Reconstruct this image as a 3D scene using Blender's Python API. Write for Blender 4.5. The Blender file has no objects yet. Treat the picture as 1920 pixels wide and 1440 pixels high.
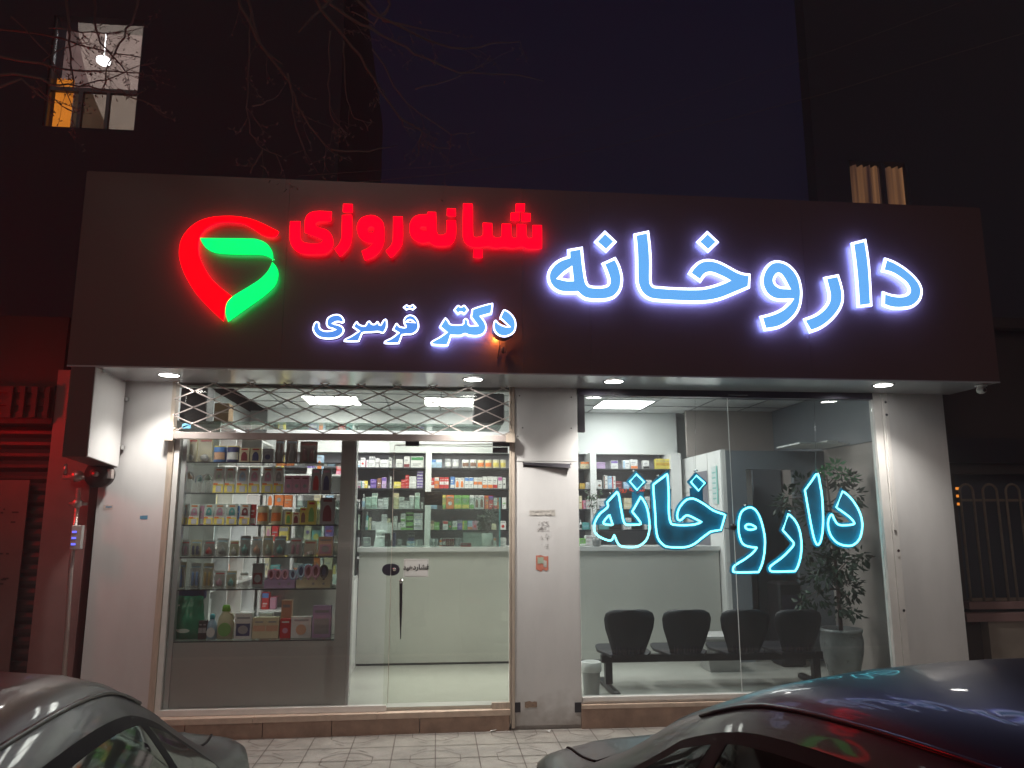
import bpy, bmesh, math, random
from math import sin, cos, pi, radians as R
from mathutils import Vector as V, Matrix
sc = bpy.context.scene
COL = sc.collection
random.seed(7)
# ---------------------------------------------------------------- camera frame (solved from the facade's vanishing points)
YAW, PIT, ROL, FPX = 9.73441044e-02, 1.76719679e-01, -5.948e-04, 1432.36
CAM = V((0.0, -6.2, 1.58))
_fw = V((sin(YAW)*cos(PIT), cos(YAW)*cos(PIT), sin(PIT)))
_r0 = V((cos(YAW), -sin(YAW), 0)); _u0 = _r0.cross(_fw)
_r = _r0*cos(ROL)+_u0*sin(ROL); _u = -_r0*sin(ROL)+_u0*cos(ROL)
def ray(x, y): return _fw+_r*((x-960)/FPX)+_u*((720-y)/FPX)
def onY(x, y, Y=0.0):
    d = ray(x, y); return CAM+d*((Y-CAM.y)/d.y)
def onZ(x, y, Z=0.0):
    d = ray(x, y); return CAM+d*((Z-CAM.z)/d.z)
def onX(x, y, X=0.0):
    d = ray(x, y); return CAM+d*((X-CAM.x)/d.x)
# ---------------------------------------------------------------- materials
M = {}
def mat(name, col, rough=.5, metal=0, emit=None, es=0, alpha=None, var=0, vscale=8, bump=0, bscale=60, coat=0, spec=.5, stretch=None, trans=0):
    m = bpy.data.materials.new(name); m.use_nodes = True; nt = m.node_tree; b = nt.nodes['Principled BSDF']
    c = (*col, 1)
    b.inputs['Base Color'].default_value = c
    b.inputs['Roughness'].default_value = rough; b.inputs['Metallic'].default_value = metal
    b.inputs['Coat Weight'].default_value = coat; b.inputs['Coat Roughness'].default_value = .04
    b.inputs['Specular IOR Level'].default_value = spec
    if trans: b.inputs['Transmission Weight'].default_value = trans
    if emit: b.inputs['Emission Color'].default_value = (*emit, 1); b.inputs['Emission Strength'].default_value = es
    if var or bump:
        tc = nt.nodes.new('ShaderNodeTexCoord'); mp = nt.nodes.new('ShaderNodeMapping')
        nt.links.new(tc.outputs['Object'], mp.inputs[0])
        if stretch: mp.inputs['Scale'].default_value = stretch
    if var:
        n = nt.nodes.new('ShaderNodeTexNoise'); n.inputs['Scale'].default_value = vscale; n.inputs['Detail'].default_value = 6; n.inputs['Roughness'].default_value = .65
        nt.links.new(mp.outputs[0], n.inputs[0])
        mr = nt.nodes.new('ShaderNodeMapRange'); mr.inputs[1].default_value = .3; mr.inputs[2].default_value = .7; mr.inputs[3].default_value = 1-var; mr.inputs[4].default_value = 1+var*.6
        nt.links.new(n.outputs[0], mr.inputs[0])
        mx = nt.nodes.new('ShaderNodeVectorMath'); mx.operation = 'SCALE'; mx.inputs[0].default_value = col
        nt.links.new(mr.outputs[0], mx.inputs['Scale']); nt.links.new(mx.outputs[0], b.inputs['Base Color'])
        rr = nt.nodes.new('ShaderNodeMapRange'); rr.inputs[3].default_value = max(0, rough-.12*min(1, var*4)); rr.inputs[4].default_value = min(1, rough+.12*min(1, var*4))
        nt.links.new(n.outputs[0], rr.inputs[0]); nt.links.new(rr.outputs[0], b.inputs['Roughness'])
    if bump:
        n2 = nt.nodes.new('ShaderNodeTexNoise'); n2.inputs['Scale'].default_value = bscale; n2.inputs['Detail'].default_value = 4
        nt.links.new(mp.outputs[0], n2.inputs[0]); bp = nt.nodes.new('ShaderNodeBump'); bp.inputs['Strength'].default_value = bump; bp.inputs['Distance'].default_value = .01
        nt.links.new(n2.outputs[0], bp.inputs['Height']); nt.links.new(bp.outputs[0], b.inputs['Normal'])
    M[name] = m; return m
def emat(name, col, s, var=0):
    m = bpy.data.materials.new(name); m.use_nodes = True; nt = m.node_tree; nt.nodes.clear()
    e = nt.nodes.new('ShaderNodeEmission'); o = nt.nodes.new('ShaderNodeOutputMaterial'); e.inputs[0].default_value = (*col, 1); e.inputs[1].default_value = s
    nt.links.new(e.outputs[0], o.inputs[0]); M[name] = m
    if var:
        tc = nt.nodes.new('ShaderNodeTexCoord'); n = nt.nodes.new('ShaderNodeTexNoise'); n.inputs['Scale'].default_value = 3
        mr = nt.nodes.new('ShaderNodeMapRange'); mr.inputs[3].default_value = s*(1-var); mr.inputs[4].default_value = s*(1+var)
        nt.links.new(tc.outputs['Object'], n.inputs[0]); nt.links.new(n.outputs[0], mr.inputs[0]); nt.links.new(mr.outputs[0], e.inputs[1])
    return m
def glassmat(name, tint, refl=1.0, rough=.0, ior=1.5, dirt=0.0, dcol=(.6, .6, .58, 1)):
    # thin pane: tinted see-through plus mirror reflection by angle
    m = bpy.data.materials.new(name); m.use_nodes = True; nt = m.node_tree; nt.nodes.clear()
    t = nt.nodes.new('ShaderNodeBsdfTransparent'); t.inputs[0].default_value = (*tint, 1)
    g = nt.nodes.new('ShaderNodeBsdfGlossy'); g.inputs['Roughness'].default_value = rough; g.inputs[0].default_value = (refl, refl, refl, 1)
    f = nt.nodes.new('ShaderNodeFresnel'); gm = nt.nodes.new('ShaderNodeNewGeometry'); mi = nt.nodes.new('ShaderNodeMapRange'); mi.inputs[3].default_value = ior; mi.inputs[4].default_value = 1/ior; nt.links.new(gm.outputs['Backfacing'], mi.inputs[0]); nt.links.new(mi.outputs[0], f.inputs[0])
    mx = nt.nodes.new('ShaderNodeMixShader'); o = nt.nodes.new('ShaderNodeOutputMaterial')
    nt.links.new(f.outputs[0], mx.inputs[0]); nt.links.new(t.outputs[0], mx.inputs[1]); nt.links.new(g.outputs[0], mx.inputs[2])
    last = mx
    if dirt:
        d = nt.nodes.new('ShaderNodeBsdfDiffuse'); d.inputs[0].default_value = dcol
        n = nt.nodes.new('ShaderNodeTexNoise'); n.inputs['Scale'].default_value = 2.2; n.inputs['Detail'].default_value = 8
        tc = nt.nodes.new('ShaderNodeTexCoord'); nt.links.new(tc.outputs['Object'], n.inputs[0])
        mr = nt.nodes.new('ShaderNodeMapRange'); mr.inputs[1].default_value = .35; mr.inputs[2].default_value = .8; mr.inputs[3].default_value = dirt*.4; mr.inputs[4].default_value = dirt*1.6
        nt.links.new(n.outputs[0], mr.inputs[0])
        m2 = nt.nodes.new('ShaderNodeMixShader'); nt.links.new(mr.outputs[0], m2.inputs[0]); nt.links.new(mx.outputs[0], m2.inputs[1]); nt.links.new(d.outputs[0], m2.inputs[2]); last = m2
    nt.links.new(last.outputs[0], o.inputs[0]); M[name] = m; return m
_cm = {}
def cmat(col, rough=.45):
    k = (round(col[0], 2), round(col[1], 2), round(col[2], 2), rough)
    if k not in _cm: _cm[k] = mat('printed_card', col, rough, var=.08, vscale=30)
    return _cm[k]
def grime(name, col=(.22, .18, .15)):
    # splashed dirt on the lowest third of a metre of a panel, a stain with its own shape
    m = M[name]; nt = m.node_tree; b = nt.nodes['Principled BSDF']; src = b.inputs['Base Color'].links[0].from_socket
    tc = nt.nodes.new('ShaderNodeTexCoord'); sx = nt.nodes.new('ShaderNodeSeparateXYZ'); nt.links.new(tc.outputs['Object'], sx.inputs[0])
    n = nt.nodes.new('ShaderNodeTexNoise'); n.inputs['Scale'].default_value = 9; n.inputs['Detail'].default_value = 8; nt.links.new(tc.outputs['Object'], n.inputs[0])
    a = nt.nodes.new('ShaderNodeMapRange'); a.inputs[1].default_value = .0; a.inputs[2].default_value = .38; a.inputs[3].default_value = .62; a.inputs[4].default_value = -.25; nt.links.new(sx.outputs[2], a.inputs[0])
    ad = nt.nodes.new('ShaderNodeMath'); ad.operation = 'ADD'; nt.links.new(n.outputs[0], ad.inputs[0]); nt.links.new(a.outputs[0], ad.inputs[1])
    r = nt.nodes.new('ShaderNodeMapRange'); r.inputs[1].default_value = .55; r.inputs[2].default_value = 1.15; r.inputs[4].default_value = .75; nt.links.new(ad.outputs[0], r.inputs[0])
    mx = nt.nodes.new('ShaderNodeMix'); mx.data_type = 'RGBA'; mx.inputs[7].default_value = (*col, 1); nt.links.new(r.outputs[0], mx.inputs[0]); nt.links.new(src, mx.inputs[6]); nt.links.new(mx.outputs[2], b.inputs['Base Color'])
# ---------------------------------------------------------------- mesh builder
class MB:
    def __init__(s): s.v = []; s.f = []; s.mi = []; s.m = 0; s.sm = []
    def add(s, vs, fs, smooth=False):
        b = len(s.v); s.v += [tuple(p) for p in vs]; s.f += [tuple(i+b for i in f) for f in fs]; s.mi += [s.m]*len(fs); s.sm += [smooth]*len(fs); return s
    def box(s, x0, x1, y0, y1, z0, z1):
        vs = [(x0, y0, z0), (x1, y0, z0), (x1, y1, z0), (x0, y1, z0), (x0, y0, z1), (x1, y0, z1), (x1, y1, z1), (x0, y1, z1)]
        return s.add(vs, [(3, 2, 1, 0), (4, 5, 6, 7), (0, 1, 5, 4), (1, 2, 6, 5), (2, 3, 7, 6), (3, 0, 4, 7)])
    def bbox(s, x0, x1, y0, y1, z0, z1, b=.004):
        # box with chamfered vertical edges and lid, so it catches highlights
        pts = [(x0+b, y0), (x1-b, y0), (x1, y0+b), (x1, y1-b), (x1-b, y1), (x0+b, y1), (x0, y1-b), (x0, y0+b)]
        cx, cy = (x0+x1)/2, (y0+y1)/2; hx, hy = (x1-x0)/2, (y1-y0)/2
        rings = []
        for z, k in ((z0, b), (z0+b, 0), (z1-b, 0), (z1, b)):
            rings.append([(cx+(p[0]-cx)*(hx-k)/hx, cy+(p[1]-cy)*(hy-k)/hy, z) for p in pts])
        return s.loft(rings, True, True, True)
    def hexa(s, a, b):
        # a: 4 pts loop, b: 4 pts loop
        n = len(a); fs = [tuple(reversed(range(n))), tuple(range(n, 2*n))]+[(i, (i+1) % n, n+(i+1) % n, n+i) for i in range(n)]
        return s.add(list(a)+list(b), fs)
    def quad(s, a, b, c, d): return s.add([a, b, c, d], [(0, 1, 2, 3)])
    def loft(s, rings, closed=True, cap0=False, cap1=False, smooth=False):
        n = len(rings[0]); vs = [p for r in rings for p in r]; fs = []
        for i in range(len(rings)-1):
            for j in range(n if closed else n-1):
                k = (j+1) % n; fs.append((i*n+j, i*n+k, (i+1)*n+k, (i+1)*n+j))
        if cap0: fs.append(tuple(reversed(range(n))))
        if cap1: fs.append(tuple((len(rings)-1)*n+j for j in range(n)))
        return s.add(vs, fs, smooth)
    def lathe(s, c, prof, n=20, cap=True, smooth=True):
        rings = [[(c[0]+r*cos(2*pi*j/n), c[1]+r*sin(2*pi*j/n), c[2]+z) for j in range(n)] for r, z in prof]
        return s.loft(rings, True, cap, cap, smooth)
    def tube(s, pts, r, n=6, closed=False, cap=True, smooth=True):
        pts = [V(p) for p in pts]; m = len(pts); rr = r if isinstance(r, (list, tuple)) else [r]*m; rings = []
        up = V((0, 0, 1)); prev = None
        for i in range(m):
            a = pts[(i-1) % m] if (closed or i > 0) else pts[i]; b = pts[(i+1) % m] if (closed or i < m-1) else pts[i]
            t = (b-a)
            if t.length < 1e-9: t = V((0, 0, 1))
            t.normalize()
            if prev is None:
                u = t.cross(V((0, 1, 0)) if abs(t.y) < .9 else V((1, 0, 0))).normalized()
            else:
                u = prev-t*prev.dot(t)
                u = u.normalized() if u.length > 1e-6 else t.orthogonal().normalized()
            prev = u; w = t.cross(u)
            rings.append([tuple(pts[i]+(u*cos(2*pi*j/n)+w*sin(2*pi*j/n))*rr[i]) for j in range(n)])
        if closed: rings.append(rings[0]); return s.loft(rings, True, False, False, smooth)
        return s.loft(rings, True, cap, cap, smooth)
    def disc(s, c, r, ax='z', n=20, rx=None):
        rx = rx or r
        P = {'z': lambda a: (c[0]+rx*cos(a), c[1]+r*sin(a), c[2]), 'y': lambda a: (c[0]+rx*cos(a), c[1], c[2]+r*sin(a)), 'x': lambda a: (c[0], c[1]+rx*cos(a), c[2]+r*sin(a))}[ax]
        return s.add([P(2*pi*i/n) for i in range(n)], [tuple(range(n))])
    def cyl(s, a, b, r, n=16, r2=None): return s.tube([a, b], [r, r2 if r2 is not None else r], n)
    def build(s, name, mats, parent=None, loc=None):
        me = bpy.data.meshes.new(name); me.from_pydata(s.v, [], s.f)
        if not isinstance(mats, (list, tuple)): mats = [mats]
        for m in mats: me.materials.append(M[m] if isinstance(m, str) else m)
        for p, i, sm in zip(me.polygons, s.mi, s.sm): p.material_index = i; p.use_smooth = sm
        me.update(); o = bpy.data.objects.new(name, me); COL.objects.link(o)
        if parent: o.parent = parent
        return o
def tag(o, label=None, cat=None, group=None, kind=None):
    if label: o['label'] = label
    if cat: o['category'] = cat
    if label and len(label.replace('-', ' ').split()) > 16: print('LONG', label)
    if group: o['group'] = group
    if kind: o['kind'] = kind
    return o
def empty(name, loc, label, cat, group=None, rz=0):
    o = bpy.data.objects.new(name, None); COL.objects.link(o); o.location = loc; o.rotation_euler[2] = rz; o.empty_display_size = .1
    return tag(o, label, cat, group)
class T:
    """a thing: parts are built in world coordinates and parented to an empty at its base"""
    def __init__(s, name, loc, label, cat, group=None): s.o = empty(name, loc, label, cat, group); s.loc = V(loc)
    def part(s, name, mb, m, parent=None, label=None):
        mb.v = [tuple(V(p)-s.loc) for p in mb.v]
        o = mb.build(name, m, parent or s.o)
        if label: o['label'] = label
        return o
def rebase(mb, loc): mb.v = [tuple(V(p)-V(loc)) for p in mb.v]; return mb
# ---------------------------------------------------------------- traced outlines
def parse(txt):
    out = []
    for t in txt.split():
        c = t.endswith('*'); a, b = t.rstrip('*').split(','); out.append((float(a), float(b), c))
    return out
def smooth_loop(pts, n=6):
    m = len(pts); out = []
    for i in range(m):
        p0, p1, p2, p3 = pts[i-1], pts[i], pts[(i+1) % m], pts[(i+2) % m]
        out.append((p1[0], p1[1], p1[2]))
        if p1[2] and p2[2]: continue
        a = p1 if p1[2] else p0; d = p2 if p2[2] else p3
        for k in range(1, n):
            t = k/n
            q = []
            for j in (0, 1):
                q.append(.5*((2*p1[j])+(-a[j]+p2[j])*t+(2*a[j]-5*p1[j]+4*p2[j]-d[j])*t*t+(-a[j]+3*p1[j]-3*p2[j]+d[j])*t**3))
            out.append((q[0], q[1], False))
    return out
def loop2d(txt, ox, oy, s, Y, n=6):
    """crop pixels -> (x, z) on the plane y = Y"""
    out = []
    for x, y, c in smooth_loop(parse(txt), n):
        p = onY(ox+x/s, oy+y/s, Y); out.append((p.x, p.z))
    return out
def area(l): return .5*sum(l[i-1][0]*l[i][1]-l[i][0]*l[i-1][1] for i in range(len(l)))
def offset(l, d):
    """grow (+) or shrink (-) a loop"""
    if area(l) < 0: l = l[::-1]
    n = len(l); out = []
    l2 = [l[0]]
    for p in l[1:]:
        if math.hypot(p[0]-l2[-1][0], p[1]-l2[-1][1]) > 1e-4: l2.append(p)
    l = l2; n = len(l)
    for i in range(n):
        a, b, c = V(l[i-1]), V(l[i]), V(l[(i+1) % n])
        e1 = (b-a).normalized(); e2 = (c-b).normalized()
        n1 = V((e1.y, -e1.x)); n2 = V((e2.y, -e2.x)); m = n1+n2
        if m.length < .3: m = n1
        else: m = m/m.length; m = m*min(2.0, 1/max(.4, m.dot(n1)))
        out.append(tuple(b+m*d))
    return out
def slab(loops, y0, y1):
    """filled flat shape (with holes) standing in the xz plane between y0 and y1 -> MB"""
    cu = bpy.data.curves.new('t', 'CURVE'); cu.dimensions = '2D'; cu.fill_mode = 'BOTH' if y1 != y0 else 'FRONT'; cu.extrude = abs(y1-y0)/2
    for l in loops:
        sp = cu.splines.new('POLY'); sp.points.add(len(l)-1); sp.use_cyclic_u = True
        for i, p in enumerate(l): sp.points[i].co = (p[0], p[1], 0, 1)
    o = bpy.data.objects.new('t', cu); COL.objects.link(o); bpy.context.view_layer.update()
    dg = bpy.context.evaluated_depsgraph_get(); me = bpy.data.meshes.new_from_object(o.evaluated_get(dg))
    bpy.data.objects.remove(o); mb = MB(); yc = (y0+y1)/2
    vs = [(v.co.x, yc-v.co.z, v.co.y) for v in me.vertices]; mb.add(vs, [tuple(p.vertices) for p in me.polygons]); bpy.data.meshes.remove(me); bpy.data.curves.remove(cu)
    return mb
def textmb(txt, size, cx, cz, y, ext=.0, bold=0):
    cu = bpy.data.curves.new('t', 'FONT'); cu.body = txt; cu.size = size; cu.align_x = 'CENTER'; cu.align_y = 'CENTER'; cu.extrude = ext; cu.offset = bold
    o = bpy.data.objects.new('t', cu); COL.objects.link(o); bpy.context.view_layer.update()
    dg = bpy.context.evaluated_depsgraph_get(); me = bpy.data.meshes.new_from_object(o.evaluated_get(dg)); bpy.data.objects.remove(o)
    mb = MB(); mb.add([(cx+v.co.x, y-v.co.z, cz+v.co.y) for v in me.vertices], [tuple(p.vertices) for p in me.polygons]); bpy.data.meshes.remove(me)
    return mb
# ---------------------------------------------------------------- palette
mat('fascia_panel', (.128, .070, .064), .33, var=.05, vscale=1.5, bump=.02, bscale=40, spec=.4)
mat('soffit_alu', (.62, .63, .64), .16, .3, var=.03, vscale=3)
mat('white_panel', (.64, .63, .62), .38, var=.12, vscale=1.6, stretch=(1.6, 1.6, .5), bump=.03, bscale=3)
grime('white_panel')
mat('pillar_paint', (.24, .14, .13), .7, var=.2, vscale=3)
mat('white_frame', (.7, .68, .65), .4, var=.1, vscale=6)
mat('worn_frame', (.5, .42, .34), .55, .1, var=.25, vscale=9, stretch=(6, 6, .6))
mat('dark_metal', (.03, .028, .035), .4, .5)
mat('header_metal', (.05, .045, .07), .3, .4)
mat('gate_metal', (.55, .48, .45), .35, .6, var=.2, vscale=5)
mat('chrome', (.6, .6, .6), .15, 1)
mat('black_plastic', (.012, .012, .014), .45)
mat('iron_bars', (.20, .15, .11), .6, var=.3, vscale=9)
mat('plinth_cream', (.26, .22, .18), .7, var=.15)
mat('grey_panel', (.38, .38, .365), .4, var=.05, vscale=2)
mat('counter_front', (.50, .505, .47), .35, var=.04, vscale=2)
mat('counter_top', (.6, .61, .6), .25, var=.03)
mat('wall_white', (.72, .75, .74), .6, var=.03)
mat('shelf_back', (.21, .21, .24), .6, var=.05)
mat('shelf_white', (.75, .76, .75), .4)
mat('shelf_edge', (.03, .035, .04), .3)
mat('partition_grey', (.20, .225, .25), .45, var=.05)
mat('beige_wall', (.46, .41, .38), .6, var=.04)
mat('dark_room', (.03, .035, .05), .8)
mat('floor_tile', (.54, .54, .49), .12, var=.07, vscale=3)
mat('ceiling_tile', (.7, .72, .72), .8, bump=.1)
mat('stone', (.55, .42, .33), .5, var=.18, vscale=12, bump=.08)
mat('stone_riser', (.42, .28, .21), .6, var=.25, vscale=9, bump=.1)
mat('pavement', (.30, .28, .25), .75, var=.32, vscale=3.2, bump=.25, bscale=70)
mat('groove', (.15, .125, .11), .9, var=.3, vscale=20)
mat('asphalt', (.05, .05, .05), .85, var=.2, vscale=30, bump=.3)
mat('stucco_dark', (.015, .012, .011), .9, var=.2, vscale=2, bump=.2)
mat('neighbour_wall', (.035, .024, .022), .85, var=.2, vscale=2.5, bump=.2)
mat('shutter_metal', (.03, .024, .024), .5, .4, var=.3, vscale=3)
mat('bark', (.16, .12, .11), .85, var=.2, vscale=14)
mat('leaf_green', (.035, .09, .03), .45, var=.3, vscale=20)
mat('leaf_dark', (.02, .05, .028), .45, var=.3, vscale=20)
mat('leaf_bright', (.05, .30, .10), .4)
mat('pot_grey', (.22, .23, .23), .3, .2, var=.3, vscale=7, bump=.2)
mat('paper', (.75, .75, .72), .8)
mat('ink_black', (.01, .01, .01), .6)
mat('ink_red', (.55, .07, .05), .6)
mat('clear_card', (.5, .5, .5), .15)
glassmat('clear_glass', (.94, .95, .94), dirt=.012)
glassmat('door_glass', (.88, .90, .86), dirt=.02)
glassmat('tint_glass', (.86, .89, .89), dirt=.02)
glassmat('shelf_glass', (.72, .80, .77), dirt=.05)
glassmat('blister', (.93, .93, .92), dirt=.2, dcol=(.8, .8, .78, 1), rough=.08)
emat('led_panel', (1, .985, .95), 24.0)
emat('downlight', (1, .97, .92), 50)
emat('sign_white', (.66, .70, 1), 4)
emat('sign_blue', (.15, .47, 1), 1.0, .06)
emat('sign_blue_deep', (.11, .33, .95), .95, .08)
emat('sign_red', (1, .0, .006), 4)
emat('logo_red', (1, .0, .002), 4)
emat('logo_green', (0, .95, .14), 1.6, .1)
emat('halo_blue', (.20, .30, 1), 34)
emat('halo_dim', (.26, .29, 1), 14)
emat('halo_red', (1, .01, .03), 15)
emat('halo_green', (0.02, 1, .2), 8)
emat('neon_cyan', (.20, .92, 1), 5)
emat('reflection_red', (1, .12, .06), 1.1)
emat('orange_lamp', (1, .30, .04), 300)
emat('blue_led', (.15, .15, 1), 1.6)
emat('amber_lit', (1, .32, .04), .8)
glassmat('neon_back', (.10, .38, .50), dirt=.75, refl=.4, dcol=(.0, .30, .52, 1))
glassmat('transom_glass', (.86, .88, .86), dirt=.02, refl=.25)
HAZE = .011; SKY = .03; SUN = .31
CARR = ((1.33, -5.52, -.10), R(7)); CARL = ((-1.12, -5.42, -.10), R(8))
# ================================================================ illuminated signs on the fascia
FY = -.60
BIG1 = (1000, 400, 4.8); BIG2 = (1380, 400, 4.8); LG = (320, 370, 4.174); RT = (680, 360, 4.8); SM = (560, 540, 4.364)
def letter(th, crop, outer, holes, kind, depth=.014, stand=.042, border=.022, name='letter', halo=True):
    yf = FY-stand-depth
    L = [loop2d(outer, *crop, yf)]+[loop2d(h, *crop, yf) for h in holes]
    faces = {'blue': ('sign_white', 'sign_blue', 'halo_blue'), 'deep': ('sign_white', 'sign_blue_deep', 'halo_dim'), 'red': ('sign_red', None, 'halo_red'),
             'lred': ('logo_red', None, 'halo_red'), 'lgreen': ('logo_green', None, 'halo_green')}[kind]
    body = th.part(name, slab(L, yf, FY-stand), {'blue': 'glow_return_blue', 'red': 'glow_return_red', 'lred': 'glow_return_red', 'lgreen': 'glow_return_green'}.get(kind, 'letter_return') if halo else 'letter_return')
    th.part('front_face', slab([offset(L[0], -.0015)]+[offset(h, .0015) for h in L[1:]], yf-.006, yf-.0005), faces[0], body)
    if faces[1]: th.part('colour_face', slab([offset(L[0], -border)]+[offset(h, border) for h in L[1:]], yf-.0105, yf-.007), faces[1], body)
    bl = [offset(L[0], -.012)]+[offset(h, .012) for h in L[1:]]
    if halo: th.part('added_back_glow', slab(bl, FY-stand+.003, FY-stand+.008), faces[2], body)  # glowing slab added behind the letter to throw a halo on the fascia
    return body
emat('glow_return_blue', (.20, .28, 1), 3.5); emat('glow_return_red', (1, 0, .01), 2.6); emat('glow_return_green', (0, .8, .1), .5)  # letter sides made to glow, added to tint the fascia around them
mat('letter_return', (.05, .045, .09), .3, .2)
S = T('sign_lettering', tuple(onY(1380, 600, FY)), 'large pale blue lit Persian letters with white borders spelling the word pharmacy', 'sign')
letter(S, BIG1, '303,325* 445,300* 453,400 466,510 482,605 500,642 530,652 580,655 630,652 662,636 668,600 650,540 632,495 610,450* 738,392* 775,460 800,540 807,610 792,690 745,755 680,785 600,794 520,792 460,780 420,755 390,728* 340,730 250,725 180,692 135,635 121,570 135,510 180,450 240,410 305,388*', ['328,518* 336,590* 300,590 252,580* 285,548'], 'blue')
letter(S, BIG1, '642,155* 752,258* 655,358* 543,258*', [], 'blue', name='dot')
letter(S, BIG1, '900,185* 1040,155* 1057,300 1065,450 1064,600 1075,643 1110,655 1300,668 1470,670 1560,660 1650,635 1728,605* 1660,573 1605,553 1565,556 1540,575 1505,628* 1387,545* 1430,480 1490,430 1560,412 1640,422 1720,455 1824,512 1884,535 1954,545* 1949,675* 1824,728 1700,778 1600,802 1480,812 1300,808 1100,795 1020,772 960,720 925,640 918,560 916,400 910,290', [], 'blue')
letter(S, BIG1, '1562,158* 1672,262* 1573,358* 1463,258*', [], 'blue', name='dot')
letter(S, BIG2, '370,425 440,440 510,490 565,570 590,660 595,740 580,840 540,920 470,990 380,1040 250,1062* 210,925* 290,905 360,880 420,845 478,790* 420,795 340,785 270,740 230,670 220,600 235,530 270,470 315,435', ['383,560 412,590 452,662* 400,658 365,640 350,610 360,578'], 'blue')
letter(S, BIG2, '785,575* 922,548* 950,640 968,730 960,820 920,900 850,980 760,1045 660,1082* 602,948* 700,910 770,860 815,800 825,740 812,670', [], 'blue')
letter(S, BIG2, '1032,265* 1168,230* 1195,400 1210,560 1225,838* 1088,850* 1075,640 1055,430', [], 'blue')
letter(S, BIG2, '1335,398* 1420,430 1520,490 1610,570 1660,640 1677,710 1655,790 1590,850 1500,868 1400,865 1310,835* 1315,700* 1400,728 1480,735 1530,720 1545,690 1520,640 1460,590 1390,550 1302,528*', [], 'blue')
G = T('logo_sign', tuple(onY(430, 605, FY)), 'lit emblem of one red swoosh and two green leaf shapes left of the red word', 'sign')
letter(G, LG, '845,268* 825,298 780,308 715,290 640,240 570,205 480,192 380,195 300,225 245,270 220,320 212,400 225,470 260,550 320,640 400,715 480,775* 440,820 420,880 412,968* 300,860 200,750 120,620 75,500 68,410 90,320 150,240 230,185 330,155 450,147 560,155 660,180 760,225', [], 'lred', name='red_swoosh')
letter(G, LG, '228,318* 400,320 600,322 680,328 750,360 795,420 806,495* 760,465 700,452 560,450 420,445 340,432 280,400 245,355', [], 'lgreen', name='green_leaf')
letter(G, LG, '795,503* 830,545 845,600 830,670 790,725 700,800 600,870 450,978* 430,920 430,860 450,810 500,765 600,705 700,640 765,570', [], 'lgreen', name='green_leaf')
Q = T('sign_lettering', tuple(onY(780, 480, FY)), 'solid red lit Persian letters reading round the clock beside the emblem', 'sign')
for o, h, c, nm in [
 ('935,188* 1014,188* 1012,300 1030,345 1080,360 1165,360 1188,345 1183,325 1140,305 1050,272* 1050,190 1065,145 1100,118 1160,108 1260,113* 1252,183* 1170,180 1140,190 1130,212 1155,235 1220,255 1255,290 1270,340 1260,390 1225,425 1180,438 1050,437 990,420 950,380 932,320', [], LG, 'letter'),
 ('1342,140* 1418,140* 1418,250 1413,330 1390,390 1325,460* 1285,405* 1322,360 1338,310 1341,220', [], LG, 'letter'),
 ('1350,52* 1424,54* 1422,112* 1348,110*', [], LG, 'dot'),
 ('1565,140 1620,155 1660,195 1672,260 1668,340 1645,400 1600,450 1520,490* 1495,420* 1555,392 1590,352* 1540,347 1490,320 1462,270 1462,210 1495,162', ['1568,220 1590,230 1595,250 1585,275 1565,280 1546,270 1540,245 1548,228'], LG, 'letter'),
 ('1742,150* 1815,152* 1815,330 1795,390 1725,470* 1685,420* 1725,375 1740,320', [], LG, 'letter'),
 ('583,180* 660,182* 662,290 664,350 682,385 720,387 750,372 757,340 757,255* 838,255* 840,340 835,400 815,445 780,472 700,478 640,470 600,440* 540,452 480,432 435,385 422,320 435,260 470,220 520,205 583,203*', ['575,305* 577,350* 535,346 515,325 532,302'], RT, 'letter'),
 ('760,148* 838,152* 838,214* 758,208*', [], RT, 'dot'),
 ('905,103* 990,108* 992,370 1005,405 1040,407 1075,395 1085,370 1082,278* 1165,282* 1168,380 1185,408 1225,410 1250,395 1254,285* 1335,290* 1338,380 1350,412 1375,412 1390,395 1390,290* 1470,294* 1472,380 1485,415 1515,415 1530,400 1530,300* 1612,300* 1612,505* 1500,505 1430,485 1350,498 1280,485 1200,495 1120,480 1050,490 980,485 930,455 905,400 903,300', [], RT, 'letter'),
 ('1380,105* 1460,106* 1456,172* 1378,170*', [], RT, 'dot'), ('1335,186* 1412,188* 1410,253* 1332,250*', [], RT, 'dot'), ('1432,190* 1510,193* 1510,258* 1430,255*', [], RT, 'dot'),
 ('1000,515* 1080,518* 1078,588* 996,584*', [], RT, 'dot')]:
    letter(Q, c, o, h, 'red', name=nm)
D1 = T('sign_lettering', tuple(onY(780, 640, FY)), 'small lit blue and white Persian name below the red word', 'sign')
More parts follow.
